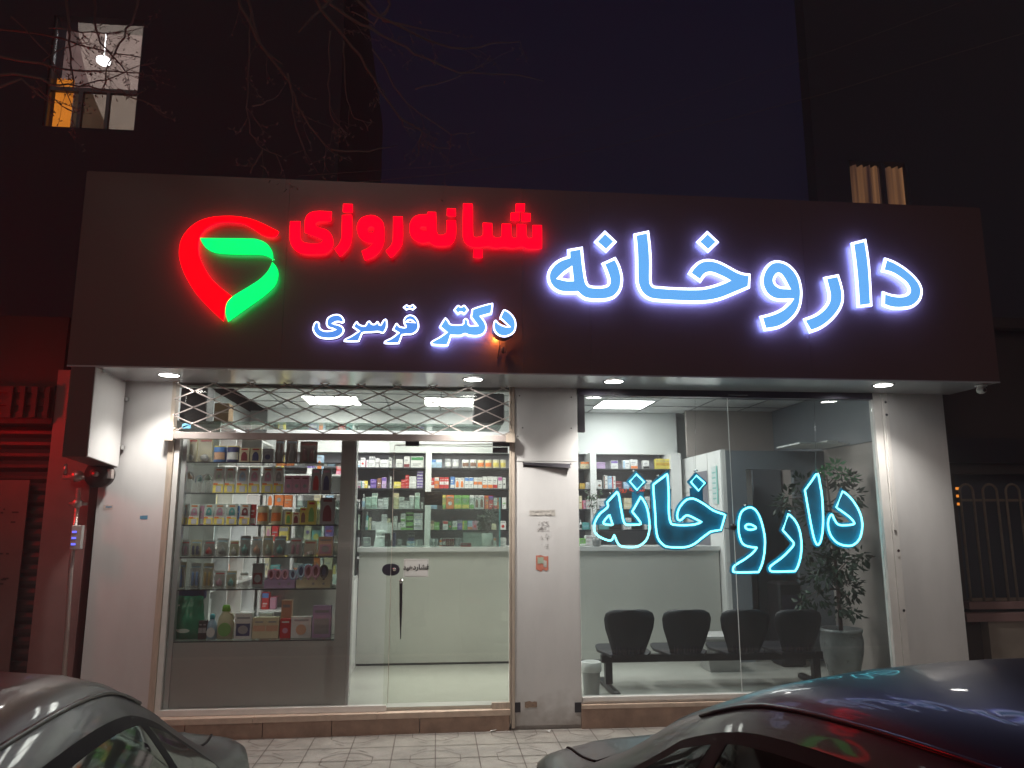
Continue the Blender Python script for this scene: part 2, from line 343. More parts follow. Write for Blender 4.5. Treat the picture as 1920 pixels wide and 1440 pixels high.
for o, h, k, nm in [
 ('155,273 173,288 178,322 198,342 240,349 285,342* 240,328 222,292 235,245 280,218 330,215 365,240 378,275 360,292 322,284 296,291* 335,300 365,320 376,352 355,390 310,415 240,423 170,412 130,380 112,340 120,300 135,278', [], 'deep', 'letter'),
 ('478,272 500,296 540,306 558,278 583,268 602,290 622,292 640,272 656,278 668,298 688,266 710,252 726,265 729,310 716,350 690,376 650,366 600,370 545,372 525,376* 502,430 487,444 380,444 368,431 380,415 430,390 482,355* 438,325* 455,290', [], 'deep', 'letter'),
 ('910,218 950,230 980,270 988,320 970,360 930,385 880,388 850,392* 830,447 815,461 710,461 696,446 708,430 760,405 806,370* 763,345* 790,295 808,288 830,312 870,318 857,292 856,262 876,232', ['890,278* 912,269 937,282*'], 'deep', 'letter'),
 ('850,160* 882,133* 908,145 935,131* 966,160* 935,187* 908,177 880,187*', [], 'deep', 'dot'),
 ('1412,192* 1430,165 1572,124 1592,140 1582,215* 1500,238* 1532,285 1540,335 1515,380 1460,400 1395,396 1360,384 1325,398 1250,397* 1230,456 1210,476 1100,471 1079,450 1095,430 1150,400 1200,365* 1146,320* 1190,250 1207,244 1230,270 1250,295 1335,295 1345,262 1368,246 1390,265 1400,302 1450,303* 1403,240*', [], 'blue', 'letter'),
 ('1265,180* 1300,140 1328,150 1357,139 1393,180* 1358,217 1328,206 1300,217', [], 'blue', 'dot')]:
    letter(D1, SM, o, h, k, border=.0125, depth=.03, name=nm)
# the loose letter hangs forward, off its mounts
DL = T('loose_letter', tuple(onY(945, 650, FY)), 'blue and white lit Persian letter hanging loose above an orange glow', 'sign')
letter(DL, SM, '1640,250 1665,190 1687,176 1730,200 1770,250 1782,310 1762,370 1700,403 1640,396 1600,360 1588,310 1598,270 1617,262 1640,287 1680,308 1712,312* 1655,262*', [], 'blue', border=.0125, depth=.12, stand=.11, halo=False)
w = MB(); p = onY(935, 645, FY-.02)
w.tube([onY(936, 625, FY-.05), onY(937, 650, FY-.02), onY(933, 672, FY-.012)], .004); w.tube([onY(948, 630, FY-.05), onY(949, 650, FY-.02), onY(948, 662, FY-.012)], .003)
DL.part('cable', w, 'black_plastic')
w = MB(); p = onY(943, 655, FY-.03); w.lathe((p.x, p.y, p.z-.03), [(.006, 0), (.012, .012), (.012, .035), (.004, .05)], 10); DL.part('connector', w, 'black_plastic')
w = MB(); p = onY(931, 631, FY-.05); w.lathe((p.x, p.y, p.z-.012), [(.004, 0), (.014, .008), (.014, .02), (.004, .028)], 12); DL.part('orange_bulb', w, 'orange_lamp')
# ================================================================ neon word hanging behind the right window
NY = .07
N1 = (1080, 860, 6.0); N2 = (1340, 860, 6.0)
N = T('neon_sign', tuple(onY(1370, 1080, NY)), 'cyan neon tube outline of the Persian word pharmacy hanging inside the right window', 'neon sign')
neon = [
 (N1, '465,370* 350,492* 356,545 270,620 215,710 205,800 240,860 320,905 395,918 430,858* 470,950 510,985 600,995 700,985 790,915 825,800 820,660 790,530 730,425* 632,597* 715,700 728,735* 690,742 570,740 535,700 510,580 485,430', 1),
 (N1, '375,630* 312,710 330,737 415,748*', 0), (N1, '680,175* 768,262* 685,350* 605,258*', 1),
 (N1, '1030,170* 875,287* 870,330 890,600 900,780 925,900 990,975 1060,995 1230,995 1330,960 1420,890 1515,820* 1630,800* 1680,630* 1550,585 1440,510 1350,460 1300,450 1240,465 1170,540 1140,620 1145,680 1180,690 1230,645 1280,645 1415,715* 1300,745 1100,742 1060,700 1045,600 1043,400', 1),
 (N1, '1355,190* 1450,275* 1378,360* 1292,262*', 1),
 (N2, '390,548 450,570 500,640 540,760 565,900 560,1050 535,1180 495,1275* 240,1278 208,1248 230,1200 340,1130 430,1060 475,1000* 390,990 320,960 285,890 270,800 275,680 310,590', 1),
 (N2, '345,760 378,737 430,750 465,782 400,800 355,785', 0),
 (N2, '830,620* 900,690 950,790 975,930 970,1080 940,1200 905,1265* 660,1270 620,1240 640,1200 760,1110 850,1020 890,960 860,910 765,805*', 1),
 (N2, '1155,170 1085,260 1015,355* 1080,720 1120,900 1160,970 1200,900 1220,720 1210,450 1185,280', 1),
 (N2, '1440,365* 1520,430 1600,540 1650,660 1660,780 1630,900 1560,970 1470,978 1370,940 1300,850 1275,740 1290,660 1320,630 1345,680 1390,740 1470,748 1550,740 1570,720 1510,650 1368,548*', 1)]
for k, (c, o, bk) in enumerate(neon):
    L = loop2d(o, *c, NY, 5); t = MB(); t.tube([(a, NY, b) for a, b in L],   .0078, 8, closed=True); N.part('neon_tube', t, 'neon_cyan')
    if bk: N.part('backing_plate', slab([offset(L, .022)], NY+.016, NY+.020), 'neon_back')
st = MB()
for x0, x1, y0, y1 in [(1187, 1208, 915, 965), (1296, 1319, 915, 948)]:
    a = onY(x0, y1, NY); b = onY(x1, y0, NY); st = MB(); st.box(a.x, b.x, NY+.021, NY+.025, a.z, b.z); N.part('dot_bracket', st, 'neon_back')
st = MB()
for x, y in [(1187, 884), (1233, 892), (1303, 883), (1143, 925), (1532, 888), (1395, 948), (1478, 958)]:
    p = onY(x, y, NY); st = MB(); st.cyl((p.x, .012, p.z), (p.x, NY+.02, p.z), .007, 8); N.part('mount', st, 'chrome')
st = MB(); st.tube([onY(1358, 990, NY), onY(1372, 993, NY), onY(1385, 994, NY)], .003); N.part('cable', st, 'black_plastic'); st = MB()
st.tube([(onY(1304, 880, NY).x, NY, onY(1304, 880, NY).z), (onY(1304, 745, NY).x, NY+.01, 2.62)], .0012, 4); N.part('cable', st, 'chrome'); st = MB()
st.tube([(onY(1530, 885, NY).x, NY, onY(1530, 885, NY).z), (onY(1528, 748, NY).x, NY+.01, 2.62)], .0012, 4)
N.part('cable', st, 'chrome')
p = onY(1179, 917, .09)
tx = textmb('\uFBFC\uFEAF\uFEED\uFEAD \uFEEA\uFEE7\uFE8E\uFE92\uFEB7', .062, p.x, p.z, .09, .002, .0)
r = T('sign_reflection', (p.x, .09, p.z), 'reflection of red Persian lettering, built as glowing letters, behind the cyan neon word', 'neon sign')  # reflection of a sign across the street, built as glowing letters
r.part('letters', tx, 'reflection_red')
# ================================================================ the shop building
FL = .18; CZ = 2.89; SZ = 2.665
X0, X1 = -2.63, 4.465; BY = 3.0
B = T('pharmacy_building', (.9, 0, 0), 'single storey pharmacy shop with dark projecting sign fascia and white panel piers', 'building')
m = MB(); FB = 2.67; FT = 4.142
segs = [X0, -1.15, .63, 1.155, 2.9, X1]
for i in range(5): m.box(segs[i]+.0007, segs[i+1]-.0007, FY, FY+.03, FB, FT)
m.box(X0, X0+.03, FY+.031, -.02, FB, FT); m.box(X1-.03, X1, FY+.031, -.02, FB, FT)
m.box(X0+.031, X1-.031, FY+.031, -.02, FT-.03, FT-.002)
B.part('fascia', m, 'fascia_panel')
m = MB()
m.box(X0+.01, X1-.01, FY+.004, -.001, SZ-.004, SZ)
for x in (-1.15, .63, 1.155, 2.9): pass
B.part('soffit', m, 'soffit_alu')
m = MB(); m.box(X0, X1, FY-.003, FY+.004, FB-.012, FB-.001); B.part('fascia_trim', m, 'soffit_alu')
# concrete shell behind the panels
m = MB(); m.box(X0+.05, X1-.05, .0, .25, SZ+.01, 4.1); m.box(X0+.05, X0+.30, .02, BY+.4, -.02, 4.1); m.box(X1-.36, X1-.12, .02, BY+.4, -.02, 4.1)
m.box(X0+.05, X1-.12, BY+.41, BY+.6, -.02, 4.1); m.box(X0+.05, X1-.12, .26, BY+.4, 4.0, 4.1)
B.part('outer_wall', m, 'stucco_dark')
# piers
def pier(x0b, x1b, x0t, x1t, zb, zt, y, th=.12):
    m = MB(); m.hexa([(x0b, y, zb), (x1b, y, zb), (x1t, y, zt), (x0t, y, zt)], [(x0b, y+th, zb), (x1b, y+th, zb), (x1t, y+th, zt), (x0t, y+th, zt)]); return m
m = pier(-2.585, -2.09, -2.585, -2.09, 0.0, SZ-.002, -.012, .14); B.part('pier', m, 'white_panel')
m = MB(); m.box(.627, 1.139, -.016, 0, .03, 2.05); m.box(.627, 1.139, -.016, 0, 2.055, SZ-.006); m.box(.60, 1.15, .001, .22, 0, SZ-.003)
pr = B.part('pier', m, 'white_panel')
m = MB()
a = onY(981, 869, -.03); b = onY(1069, 872, -.03)
m.hexa([(a.x, -.018, a.z), (b.x, -.018, b.z), (b.x, -.05, b.z-.028), (a.x, -.024, a.z-.008)], [(a.x, -.017, a.z+.006), (b.x, -.017, b.z+.006), (b.x, -.018, b.z+.012), (a.x, -.018, a.z+.012)])
m.box(a.x, b.x, -.0172, -.0166, a.z-.030, a.z-.001); B.part('bent_panel_edge', m, 'dark_metal', pr)
m = MB()
for x, y in [(981, 867), (1070, 870), (980, 802), (1071, 803), (971, 818), (974, 742), (1071, 745)]: p = onY(x, y, -.017); m.disc((p.x, -.0185, p.z), .006, 'y', 8)
B.part('rivet', m, 'dark_metal', pr)
for (xa, xb) in ((963, 976), (1078, 1090)):
    m = MB(); a = onY(xa, 1336, -.02); b = onY(xb, 1317, -.02); m.box(a.x, b.x, -.0205, -.0165, a.z, b.z); B.part('notch', m, 'dark_metal', pr)
m = pier(3.86, 4.38, 3.86, 4.38, 0, SZ-.002, -.012, .14); B.part('pier', m, 'white_panel')
m = MB(); m.box(3.735, 3.80, -.022, .05, .12, SZ-.003); B.part('frame', m, 'white_frame')
m = MB(); m.box(3.803, 3.857, -.03, .05, .0, SZ-.003); a = onY(1660, 745, -.03); m.box(3.815, 3.832, -.045, -.031, 1.5, 2.62); B.part('shutter_guide', m, 'white_frame')
m = MB()
for z in (2.58, 2.47, 1.33, .85): m.disc((3.83, -.0465, z), .012, 'y', 8)
B.part('bolt', m, 'chrome')
# left shutter guide and white frame
m = MB(); m.box(-2.088, -2.045, -.03, .05, .0, 2.30); m.box(-2.088, -2.06, -.028, .05, 2.30, SZ-.003); B.part('shutter_guide', m, 'worn_frame')
m = MB(); m.box(-2.043, -2.005, -.012, .05, .16, 2.27); B.part('frame', m, 'white_frame')
m = MB(); m.box(.585, .597, -.03, .05, .05, SZ-.003); m.box(.599, .623, -.035, .03, .02, SZ-.003); B.part('shutter_guide', m, 'worn_frame')
# right window header
m = MB(); m.box(1.155, 3.73, -.02, .06, 2.606, SZ-.004); hd = B.part('window_header', m, 'header_metal')
m = MB(); a = onY(1365, 741, -.02); m.box(a.x, a.x+.17, -.024, -.021, a.z-.004, a.z+.004); B.part('header_mark', m, 'chrome', hd)
m = MB(); m.box(1.156, 1.21, -.01, .05, 2.30, 2.605); B.part('glass_bracket', m, 'dark_metal')
# window sills and stone step
m = MB(); a = onY(1090, 1306, 0); m.box(1.155, 3.735, -.025, .05, .198, .228); m.box(1.155, 3.735, -.012, .05, .18, .1975); B.part('window_sill', m, 'white_frame')
m = MB(); m.hexa([(1.141, -.055, .15), (3.8, -.055, .15), (3.8, .05, .15), (1.141, .05, .15)], [(1.141, -.055, .178), (3.8, -.055, .178), (3.8, .05, .178), (1.141, .05, .178)]); B.part('stone_ledge', m, 'stone')
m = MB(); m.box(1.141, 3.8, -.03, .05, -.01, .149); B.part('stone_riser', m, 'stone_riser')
m = MB(); ya, yb = -.10, -.04
for xa, xb in ((-2.09, -1.32), (-1.316, -.42), (-.416, .585)):
    fy = lambda x: ya+(yb-ya)*(x+2.09)/2.67
    m.hexa([(xa, fy(xa), .115), (xb, fy(xb), .115), (xb, .06, .115), (xa, .06, .115)], [(xa, fy(xa), .155), (xb, fy(xb), .155), (xb, .06, .155), (xa, .06, .155)])
B.part('stone_step', m, 'stone')
m = MB(); rr = random.Random(3)
xs = [-2.09, -1.8, -1.25, -.75, -.1, .585]
for xa, xb in zip(xs, xs[1:]): m.hexa([(xa+.003, fy(xa)+.02, -.01), (xb-.003, fy(xb)+.02, -.01), (xb-.003, .06, -.01), (xa+.003, .06, -.01)], [(xa+.003, fy(xa)+.02, .112), (xb-.003, fy(xb)+.02, .112), (xb-.003, .06, .112), (xa+.003, .06, .112)])
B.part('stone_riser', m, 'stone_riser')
m = MB(); m.box(-2.005, -.355, -.012, .04, .158, .20); B.part('window_sill', m, 'white_frame')
# side fin under the left end of the fascia
m = MB()
m.hexa([(-2.60, -.598, 2.02), (-2.44, -.598, 2.02), (-2.44, -.05, 1.98), (-2.60, -.05, 1.98)], [(-2.60, -.598, 2.66), (-2.44, -.598, 2.66), (-2.44, -.05, 2.66), (-2.60, -.05, 2.66)])
fin = B.part('side_fin', m, 'fascia_panel')
m = MB(); m.hexa([(-2.4385, -.595, 2.025), (-2.4385, -.06, 1.985), (-2.4385, -.06, 2.658), (-2.4385, -.595, 2.658)], [(-2.432, -.595, 2.025), (-2.432, -.06, 1.985), (-2.432, -.06, 2.658), (-2.432, -.595, 2.658)]); B.part('fin_liner', m, 'white_panel', fin)
m = MB()
for z in (2.5, 2.12): m.box(-2.432, -2.41, -.05, -.02, z, z+.03)
m.box(-2.431, -2.42, -.5, -.1, 2.640, 2.656); B.part('fin_bracket', m, 'chrome', fin)
# interior shell
m = MB(); m.box(X0+.31, X1-.37, .02, BY+.4, .02, FL); B.part('shop_floor', m, 'floor_tile')
fm = M['floor_tile'].node_tree
m = MB(); m.box(-2.06, 4.08, .26, BY+.4, CZ, CZ+.05); B.part('ceiling', m, 'ceiling_tile')
m = MB()
for i in range(-3, 7): m.box(.03+.6*i-.008, .03+.6*i+.008, .26, BY, CZ-.004, CZ-.001)
for j in range(1, 6): m.box(-2.06, 4.08, .2+.6*j-.008-.22, .2+.6*j+.008-.22, CZ-.009, CZ-.005)
B.part('ceiling_grid', m, 'shelf_edge')
m = MB(); m.box(-2.32, -2.29, .05, BY+.4, FL, CZ); m.box(-2.29, 4.08, BY+.36, BY+.38, FL, CZ+.02)
m.box(-2.29, 4.08, .2, .255, 2.66, CZ+.02)
B.part('inner_wall', m, 'wall_white')
m = MB(); m.box(4.08, 4.1, .05, BY+.4, FL, CZ); B.part('inner_wall', m, 'beige_wall', label='beige side wall')
# bulkhead over the shelves
m = MB(); m.box(-2.0, 2.90, BY-.03, BY+.3, 2.375, CZ); m.box(2.90, 2.94, BY-.03, BY+.3, FL, CZ); B.part('bulkhead', m, 'wall_white')
# partition and back room on the right
PX = 2.96
m = MB(); zt = onY(1380, 843, 1.55).z
m.hexa([(PX, 1.55, FL), (PX+.04, 1.55, FL), (PX+.04, BY, FL), (PX, BY, FL)], [(PX, 1.55, zt), (PX+.04, 1.55, zt), (PX+.04, BY, zt), (PX, BY, zt)])
m.box(PX-.012, PX-.001, 1.56, 1.60, FL, zt-.01); pt = B.part('partition', m, 'shelf_white')
m = MB()
for y in (1.98, 2.42): m.box(PX-.003, PX-.001, y, y+.006, FL, zt)
m.box(PX-.003, PX-.001, 1.6, 3, 1.9, 1.905); B.part('panel_joint', m, 'grey_panel', pt)
Yp = 1.55; dl = onY(1398, 880, Yp); dr = onY(1487, 880, Yp)
m = MB(); m.box(PX+.041, dl.x, Yp, Yp+.06, FL, zt-.01); m.box(dr.x, 4.08, Yp, Yp+.06, FL, zt-.01); m.box(dl.x, dr.x, Yp, Yp+.06, dl.z, zt-.01)
B.part('partition', m, 'partition_grey', label='dark grey partition wall with an open doorway')
m = MB(); m.box(dl.x+.5, 4.05, Yp+1.0, Yp+1.05, FL, 2.3); m.box(PX+.3, PX+.36, Yp+.5, Yp+.9, FL, 2.2); B.part('back_room_wall', m, 'partition_grey')
m = MB(); m.box(PX+.02, 4.078, BY-.3, BY-.25, zt+.02, CZ-.002); a = onY(1478, 780, 2.6)
B.part('upper_wall', m, 'beige_wall')
m = MB(); m.box(a.x, a.x+.025, BY-.31, BY-.301, zt+.02, CZ-.002); m.box(4.06, 4.078, .3, BY-.3, zt, CZ-.002); B.part('wall_joint', m, 'partition_grey')
m = MB(); m.box(3.55, 4.06, 1.0, 1.52, zt+.012, zt+.028); a = onY(1552, 840, 1.2); m.box(a.x, a.x+.16, 1.2, 1.4, zt+.030, zt+.07); B.part('pale_slab', m, 'wall_white')  # thin pale slab in front of the partition top
# interior wall opening low on the partition (a hatch with items)
m = MB(); a = onX(1274, 893, PX); b = onX(1325, 893, PX)
m.box(PX-.006, PX-.002, 2.0, 2.45, 1.25, 2.12); B.part('hatch', m, 'shelf_back', pt)
p = onZ(1523, 762, CZ-.01); t = T('recessed_downlight', (p.x, p.y, CZ-.02), 'small round lit lamp in the shop ceiling at the right end of the window', 'ceiling light')
m = MB(); m.lathe((p.x, p.y, CZ-.012), [(.105, 0), (.09, -.004)], 20, cap=False); t.part('rim', m, 'chrome'); m = MB(); m.disc((p.x, p.y, CZ-.011), .09); m.f = [f[::-1] for f in m.f]; t.part('lens', m, 'downlight')
l = bpy.data.lights.new('shop_lamp', 'POINT'); l.energy = 40; l.shadow_soft_size = .08; l.color = (1, .95, .92); lo = bpy.data.objects.new('shop_lamp', l); COL.objects.link(lo); lo.location = (p.x, p.y, CZ-.12)
# glass panes
def pane(x0, x1, z0, z1, y, m_, nm='window_pane'): mb = MB(); mb.box(x0, x1, y, y+.008, z0, z1); return B.part(nm, mb, m_)
pane(-2.005, -.385, .2, 2.26, .012, 'clear_glass')
pane(1.157, 2.445, .228, 2.605, .012, 'tint_glass'); pane(2.449, 3.733, .228, 2.605, .012, 'tint_glass')
pane(-2.0, .58, 2.30, SZ-.01, .03, 'transom_glass', 'transom_pane')
m = MB(); m.box(2.4455, 2.4485, .01, .0205, .228, 2.605); B.part('glass_joint', m, 'shelf_white')
m = MB(); p = onY(1376, 988, .0); m.cyl((p.x, .0, p.z), (p.x, .035, p.z), .026, 16); B.part('glass_button', m, 'black_plastic')
# stickers
def sticker(x0, y0, x1, y1, m_, parent=None, yy=-.018, nm='sticker', lab=None, th=.001):
    a = onY(x0, y1, yy); b = onY(x1, y0, yy); mb = MB(); n = 5; rg = random.Random(int(x0*7+y0))
    top = [(a.x+(b.x-a.x)*i/n, yy, b.z-rg.uniform(0, .16)*(b.z-a.z)) for i in range(n+1)]; bot = [(a.x+(b.x-a.x)*i/n, yy, a.z+rg.uniform(0, .16)*(b.z-a.z)) for i in range(n, -1, -1)]
    mb.add(top+bot, [tuple(range(2*n+2))[::-1]]); o = B.part(nm, mb, m_, parent); 
    if lab: o['label'] = lab
    return o
mat('old_label', (.50, .47, .43), .8, var=.3, vscale=40); mat('faded_print', (.34, .32, .31), .8, var=.4, vscale=60); mat('red_sticker', (.55, .18, .12), .6, var=.2, vscale=30); mat('green_print', (.35, .42, .32), .6); mat('blue_print', (.08, .25, .38), .5); mat('brown_stain', (.30, .2, .14), .8, var=.4, vscale=60)
sticker(993, 955, 1041, 968, 'old_label', pr)
rg = random.Random(5)
mb = MB()
for k in range(26):
    x = 996+rg.uniform(0, 42); y = rg.choice([959, 960, 965, 966]); a = onY(x, y, -.0195); mb.box(a.x, a.x+rg.uniform(.004, .014), -.0196, -.019, a.z, a.z+.004)
for k in range(30):
    x = 1007+rg.uniform(0, 20); y = 978+rg.uniform(0, 17); a = onY(x, y, -.0195); mb.box(a.x, a.x+rg.uniform(.005, .02), -.0196, -.019, a.z, a.z+.004)
for k in range(16):
    x = 1014+rg.uniform(0, 14); y = rg.choice([1002, 1006, 1010, 1022, 1026]); a = onY(x, y, -.0195); mb.box(a.x, a.x+rg.uniform(.004, .012), -.0196, -.019, a.z, a.z+.005)
B.part('worn_print', mb, 'faded_print', pr)
sticker(1005, 1040, 1028, 1072, 'red_sticker', pr); sticker(1008, 1043, 1019, 1058, 'green_print', pr, -.0195); sticker(1019, 1050, 1025, 1064, 'old_label', pr, -.0195)
sticker(984, 1314, 1007, 1328, 'brown_stain', pr)
sticker(193, 946, 212, 957, 'old_label', None, -.0135); sticker(198, 949, 210, 952, 'blue_print', None, -.0145); sticker(262, 966, 277, 974, 'blue_print', None, -.0135)
sticker(341, 794, 358, 804, 'blue_print', None, -.062)
# ================================================================ downlights in the soffit
for k, (x, y) in enumerate([(317, 703), (887, 711), (1151, 715), (1656, 722)]):
    p = onZ(x, y, SZ-.006)
    where = ['at the far left end of the soffit', 'near the middle, left of the white pier top', 'above the left end of the neon window', 'at the right end above the right pier'][k]
    t = T('recessed_downlight', tuple(p), 'round lit downlight '+where, 'ceiling light', 'downlights in the soffit')
    m = MB(); n = 24; rings = [[(p.x+r*cos(2*pi*j/n), p.y+r*sin(2*pi*j/n), z) for j in range(n)] for r, z in ((.088, SZ-.005), (.086, SZ-.011), (.072, SZ-.012), (.068, SZ-.006))]
    m.loft(rings, smooth=True); t.part('rim', m, 'chrome')
    m = MB(); m.disc((p.x, p.y, SZ-.009), .069, 'z', 24); m.f = [f[::-1] for f in m.f]; t.part('lens', m, 'downlight')
    l = bpy.data.lights.new('downlight_lamp', 'SPOT'); l.energy = [72, 120, 100, 72][k]; l.spot_size = R(112); l.spot_blend = .8; l.shadow_soft_size = .05; l.color = (1, .96, .90)
    lo = bpy.data.objects.new('downlight_lamp', l); COL.objects.link(lo); lo.location = (p.x, p.y, SZ-.03); lo.rotation_euler = (R(4), 0, 0)
# LED ceiling panels
k = 0
for x in (-1.16, .14, 2.10, 3.6):
    for y in (2.26, .96):
        if x > 3 and y < 2: continue
        if x > 3: continue
        nm = {-1.16: 'left', .14: 'middle', 2.10: 'right'}[x]
        t = T('ceiling_light_panel', (x, y, CZ-.02), 'square lit white panel in the shop ceiling, %s column, %s row' % (nm, 'back' if y > 2 else 'front'), 'ceiling light', 'panel lights in the shop ceiling')
        m = MB(); m.box(x-.3, x+.3, y-.3, y+.3, CZ-.012, CZ-.0095); t.part('frame', m, 'shelf_white')
        m = MB(); m.quad((x-.285, y-.285, CZ-.013), (x-.285, y+.285, CZ-.013), (x+.285, y+.285, CZ-.013), (x+.285, y-.285, CZ-.013)); t.part('diffuser', m, 'led_panel')
# ================================================================ folding lattice gate rolled to the top
g = T('lattice_gate', (-.7, -.05, 2.2), 'folding metal diamond lattice above the entrance on a long bottom bar', 'security gate')
a = onY(316, 792, -.06); zb = 2.262; ztp = 2.60
m = MB()
L0 = -2.06; L1 = .60; step = .287; H = .128; xph = onY(396, 792, -.06).x
for sg, yy in ((1, -.062), (-1, -.056)):
    for i in range(-14, 18):
        pts = []
        for q in range(0, 65):
            t_ = q/64*6.3; x = xph+i*step+sg*step/2*t_; z = zb+H/2*t_
            if L0+.005 <= x <= L1-.005: pts.append((x, yy, z))
        if len(pts) > 1:
            A_, B_ = V(pts[0]), V(pts[-1]); d = (B_-A_).normalized(); nn = V((-d.z, 0, d.x))*.0046
            m.hexa([A_-nn, A_+nn, A_+nn+V((0, .003, 0)), A_-nn+V((0, .003, 0))], [B_-nn, B_+nn, B_+nn+V((0, .003, 0)), B_-nn+V((0, .003, 0))])
for i in range(-16, 34):
    for j in range(0, 7):
        if (i+j) % 2: continue
        z = zb+H/2*j; x = xph+step/2*i
        if L0 < x < L1: m.tube([(x, -.067, z), (x, -.05, z)], .008, 6)
g.part('lattice', m, 'gate_metal')
m = MB(); m.bbox(L0-.03, L1-.01, -.075, -.035, 2.205, 2.258, .003); g.part('bottom_bar', m, 'gate_metal')
m = MB(); m.box(L0-.045, L0+.02, -.085, -.03, 2.19, 2.285); g.part('end_bracket', m, 'worn_frame'); m = MB(); m.box(L1-.05, L1+.02, -.088, -.03, 2.20, 2.27); g.part('end_bracket', m, 'worn_frame')
# ================================================================ glass entrance door
d = T('glass_door', (.13, 0, .2), 'frameless glass entrance door with long dark tapered handle', 'door')
e0 = onY(735, 1000, .0).x; e1 = .575
dt = onY(745, 836, 0).z
m = MB(); m.box(e0+.003, e1, -.004, .006, .215, dt); d.part('pane', m, 'door_glass')
m = MB(); m.box(e0-.001, e0+.0025, -.0045, .0065, .215, dt); m.box(e0+.003, e1, -.0045, .0065, dt+.0005, dt+.004); d.part('edge', m, 'worn_frame')
a = onY(752, 1092, -.05); b = onY(751, 1198, -.05)
m = MB(); m.tube([(a.x, -.055, a.z+.015), (a.x, -.055, a.z-.02), ((a.x+b.x)/2, -.055, (a.z+b.z)/2), (b.x, -.05, b.z)], [.012, .0125, .011, .003], 10); h = d.part('handle', m, 'dark_metal')
m = MB(); m.cyl((a.x, -.07, a.z+.01), (a.x, .0, a.z+.01), .015, 14); d.part('handle_mount', m, 'chrome', h)
m = MB(); c = onY(733, 1068, -.01); rx, rz = .068, .046
for sx, sg in ((-1, -1), (1, 1)):
    pts = [(c.x+sg*.003, -.02, c.z-rz)]+[(c.x+sg*(.003+(rx-.003)*cos(t_)**.8), -.02, c.z+rz*sin(t_)) for t_ in [(-pi/2)+pi*i/14 for i in range(1, 14)]]+[(c.x+sg*.003, -.02, c.z+rz)]
    q = [(p[0], .02, p[2]) for p in pts]; m.hexa(pts, q)
d.part('lock', m, 'header_metal')
m = MB(); m.lathe((c.x+.03, -.02, c.z), [(0, 0)], 8) if 0 else m.cyl((c.x+.028, -.03, c.z+.002), (c.x+.028, -.02, c.z+.002), .014, 14); d.part('lock_cylinder', m, 'chrome')
for (xa, ya_, xb, yb_) in ((924, 826, 958, 836), (924, 839, 952, 849), (760, 827, 786, 836)):
    m = MB(); p0 = onY(xa, yb_, -.012); p1 = onY(xb, ya_, -.012); m.box(p0.x, p1.x, -.014, .016, p0.z, p1.z); d.part('hinge_patch', m, 'dark_metal')
m = MB(); p0 = onY(922, 1330, -.012); p1 = onY(957, 1317, -.012); m.box(p0.x, p1.x, -.016, .018, p0.z, p1.z); d.part('bottom_hinge', m, 'worn_frame')
m = MB(); p = onY(740, 815, -.01); m.cyl((p.x, -.02, p.z), (p.x, .02, p.z), .018, 14); d.part('stop_knob', m, 'dark_metal')
# overpanel above the door and fixed side pane
pane(-.385, .58, dt+.006, 2.20, .0, 'door_glass', 'transom_pane'); pane(-.383, e0-.003, .20, dt+.004, .0, 'door_glass', 'side_pane')
m = MB()
p0 = onY(742, 834, .0); p1 = onY(955, 828, .0); p2 = onY(955, 836, .0)
m.tube([p0+V((0, -.008, 0)), V(((p0.x+p1.x)/2, -.008, p0.z+.004)), p1+V((0, -.008, -.02))], .003); B.part('draught_strip', m, 'gate_metal')
# push sign on the door
s = T('push_sign', tuple(onY(780, 1082, -.01)), 'small white paper sign with black Persian writing beside the door lock', 'sign')
a = onY(756.5, 1082, -.008); b = onY(803.5, 1048, -.008)
m = MB(); m.box(a.x, b.x, -.0075, -.006, a.z, b.z); s.part('sheet', m, 'paper')
m = MB(); o = .006
for q in ((a.x+o, b.x-o, a.z+o, a.z+o+.002), (a.x+o, b.x-o, b.z-o-.002, b.z-o), (a.x+o, a.x+o+.002, a.z+o, b.z-o), (b.x-o-.002, b.x-o, a.z+o, b.z-o)): m.box(q[0], q[1], -.0082, -.0077, q[2], q[3])
s.part('border', m, 'grey_panel')
tx = textmb('\uFEAA\uFBFF\uFEEB\uFEA9\uFEAD\uFE8E\uFEB8\uFED3', .052, (a.x+b.x)/2, (a.z+b.z)/2+.005, -.0085, .0004, .0016); s.part('writing', tx, 'ink_black')
# dark plaque
s = T('hanging_plaque', tuple(onY(812, 947, .03)), 'small dark brown plaque with faint handwriting hanging behind the door glass', 'sign')
a = onY(795.5, 947, .03); b = onY(830, 922, .03); mat('plaque_brown', (.025, .018, .014), .4); mat('plaque_ink', (.09, .07, .05), .6)
m = MB(); m.bbox(a.x, b.x, .025, .035, a.z, b.z, .002); s.part('board', m, 'plaque_brown')
tx = MB()
for k in range(3):
    z0 = b.z-.03-k*.03; tx.tube([(a.x+.02+.008*i, .0235, z0+.006*sin(i*1.7+k)+.0015*i) for i in range(12)], .0012, 4)
s.part('writing', tx, 'plaque_ink')
# security camera at the right end
p = onY(1848, 728, -.55); s = T('security_camera', (p.x, -.5, SZ), 'small white dome security camera under the right end of the fascia', 'camera')
m = MB(); m.lathe((p.x, -.5, p.z-.035), [(.018, 0), (.034, .012), (.038, .03), (.032, .05), (.028, .06)], 16); s.part('dome', m, 'white_frame')
m = MB(); m.lathe((p.x, -.5, p.z+.022), [(.045, 0), (.045, .012)], 16); s.part('base', m, 'white_frame')
m = MB(); m.cyl((p.x, -.54, p.z-.012), (p.x, -.53, p.z-.012), .014, 12); s.part('camera_lens', m, 'black_plastic')
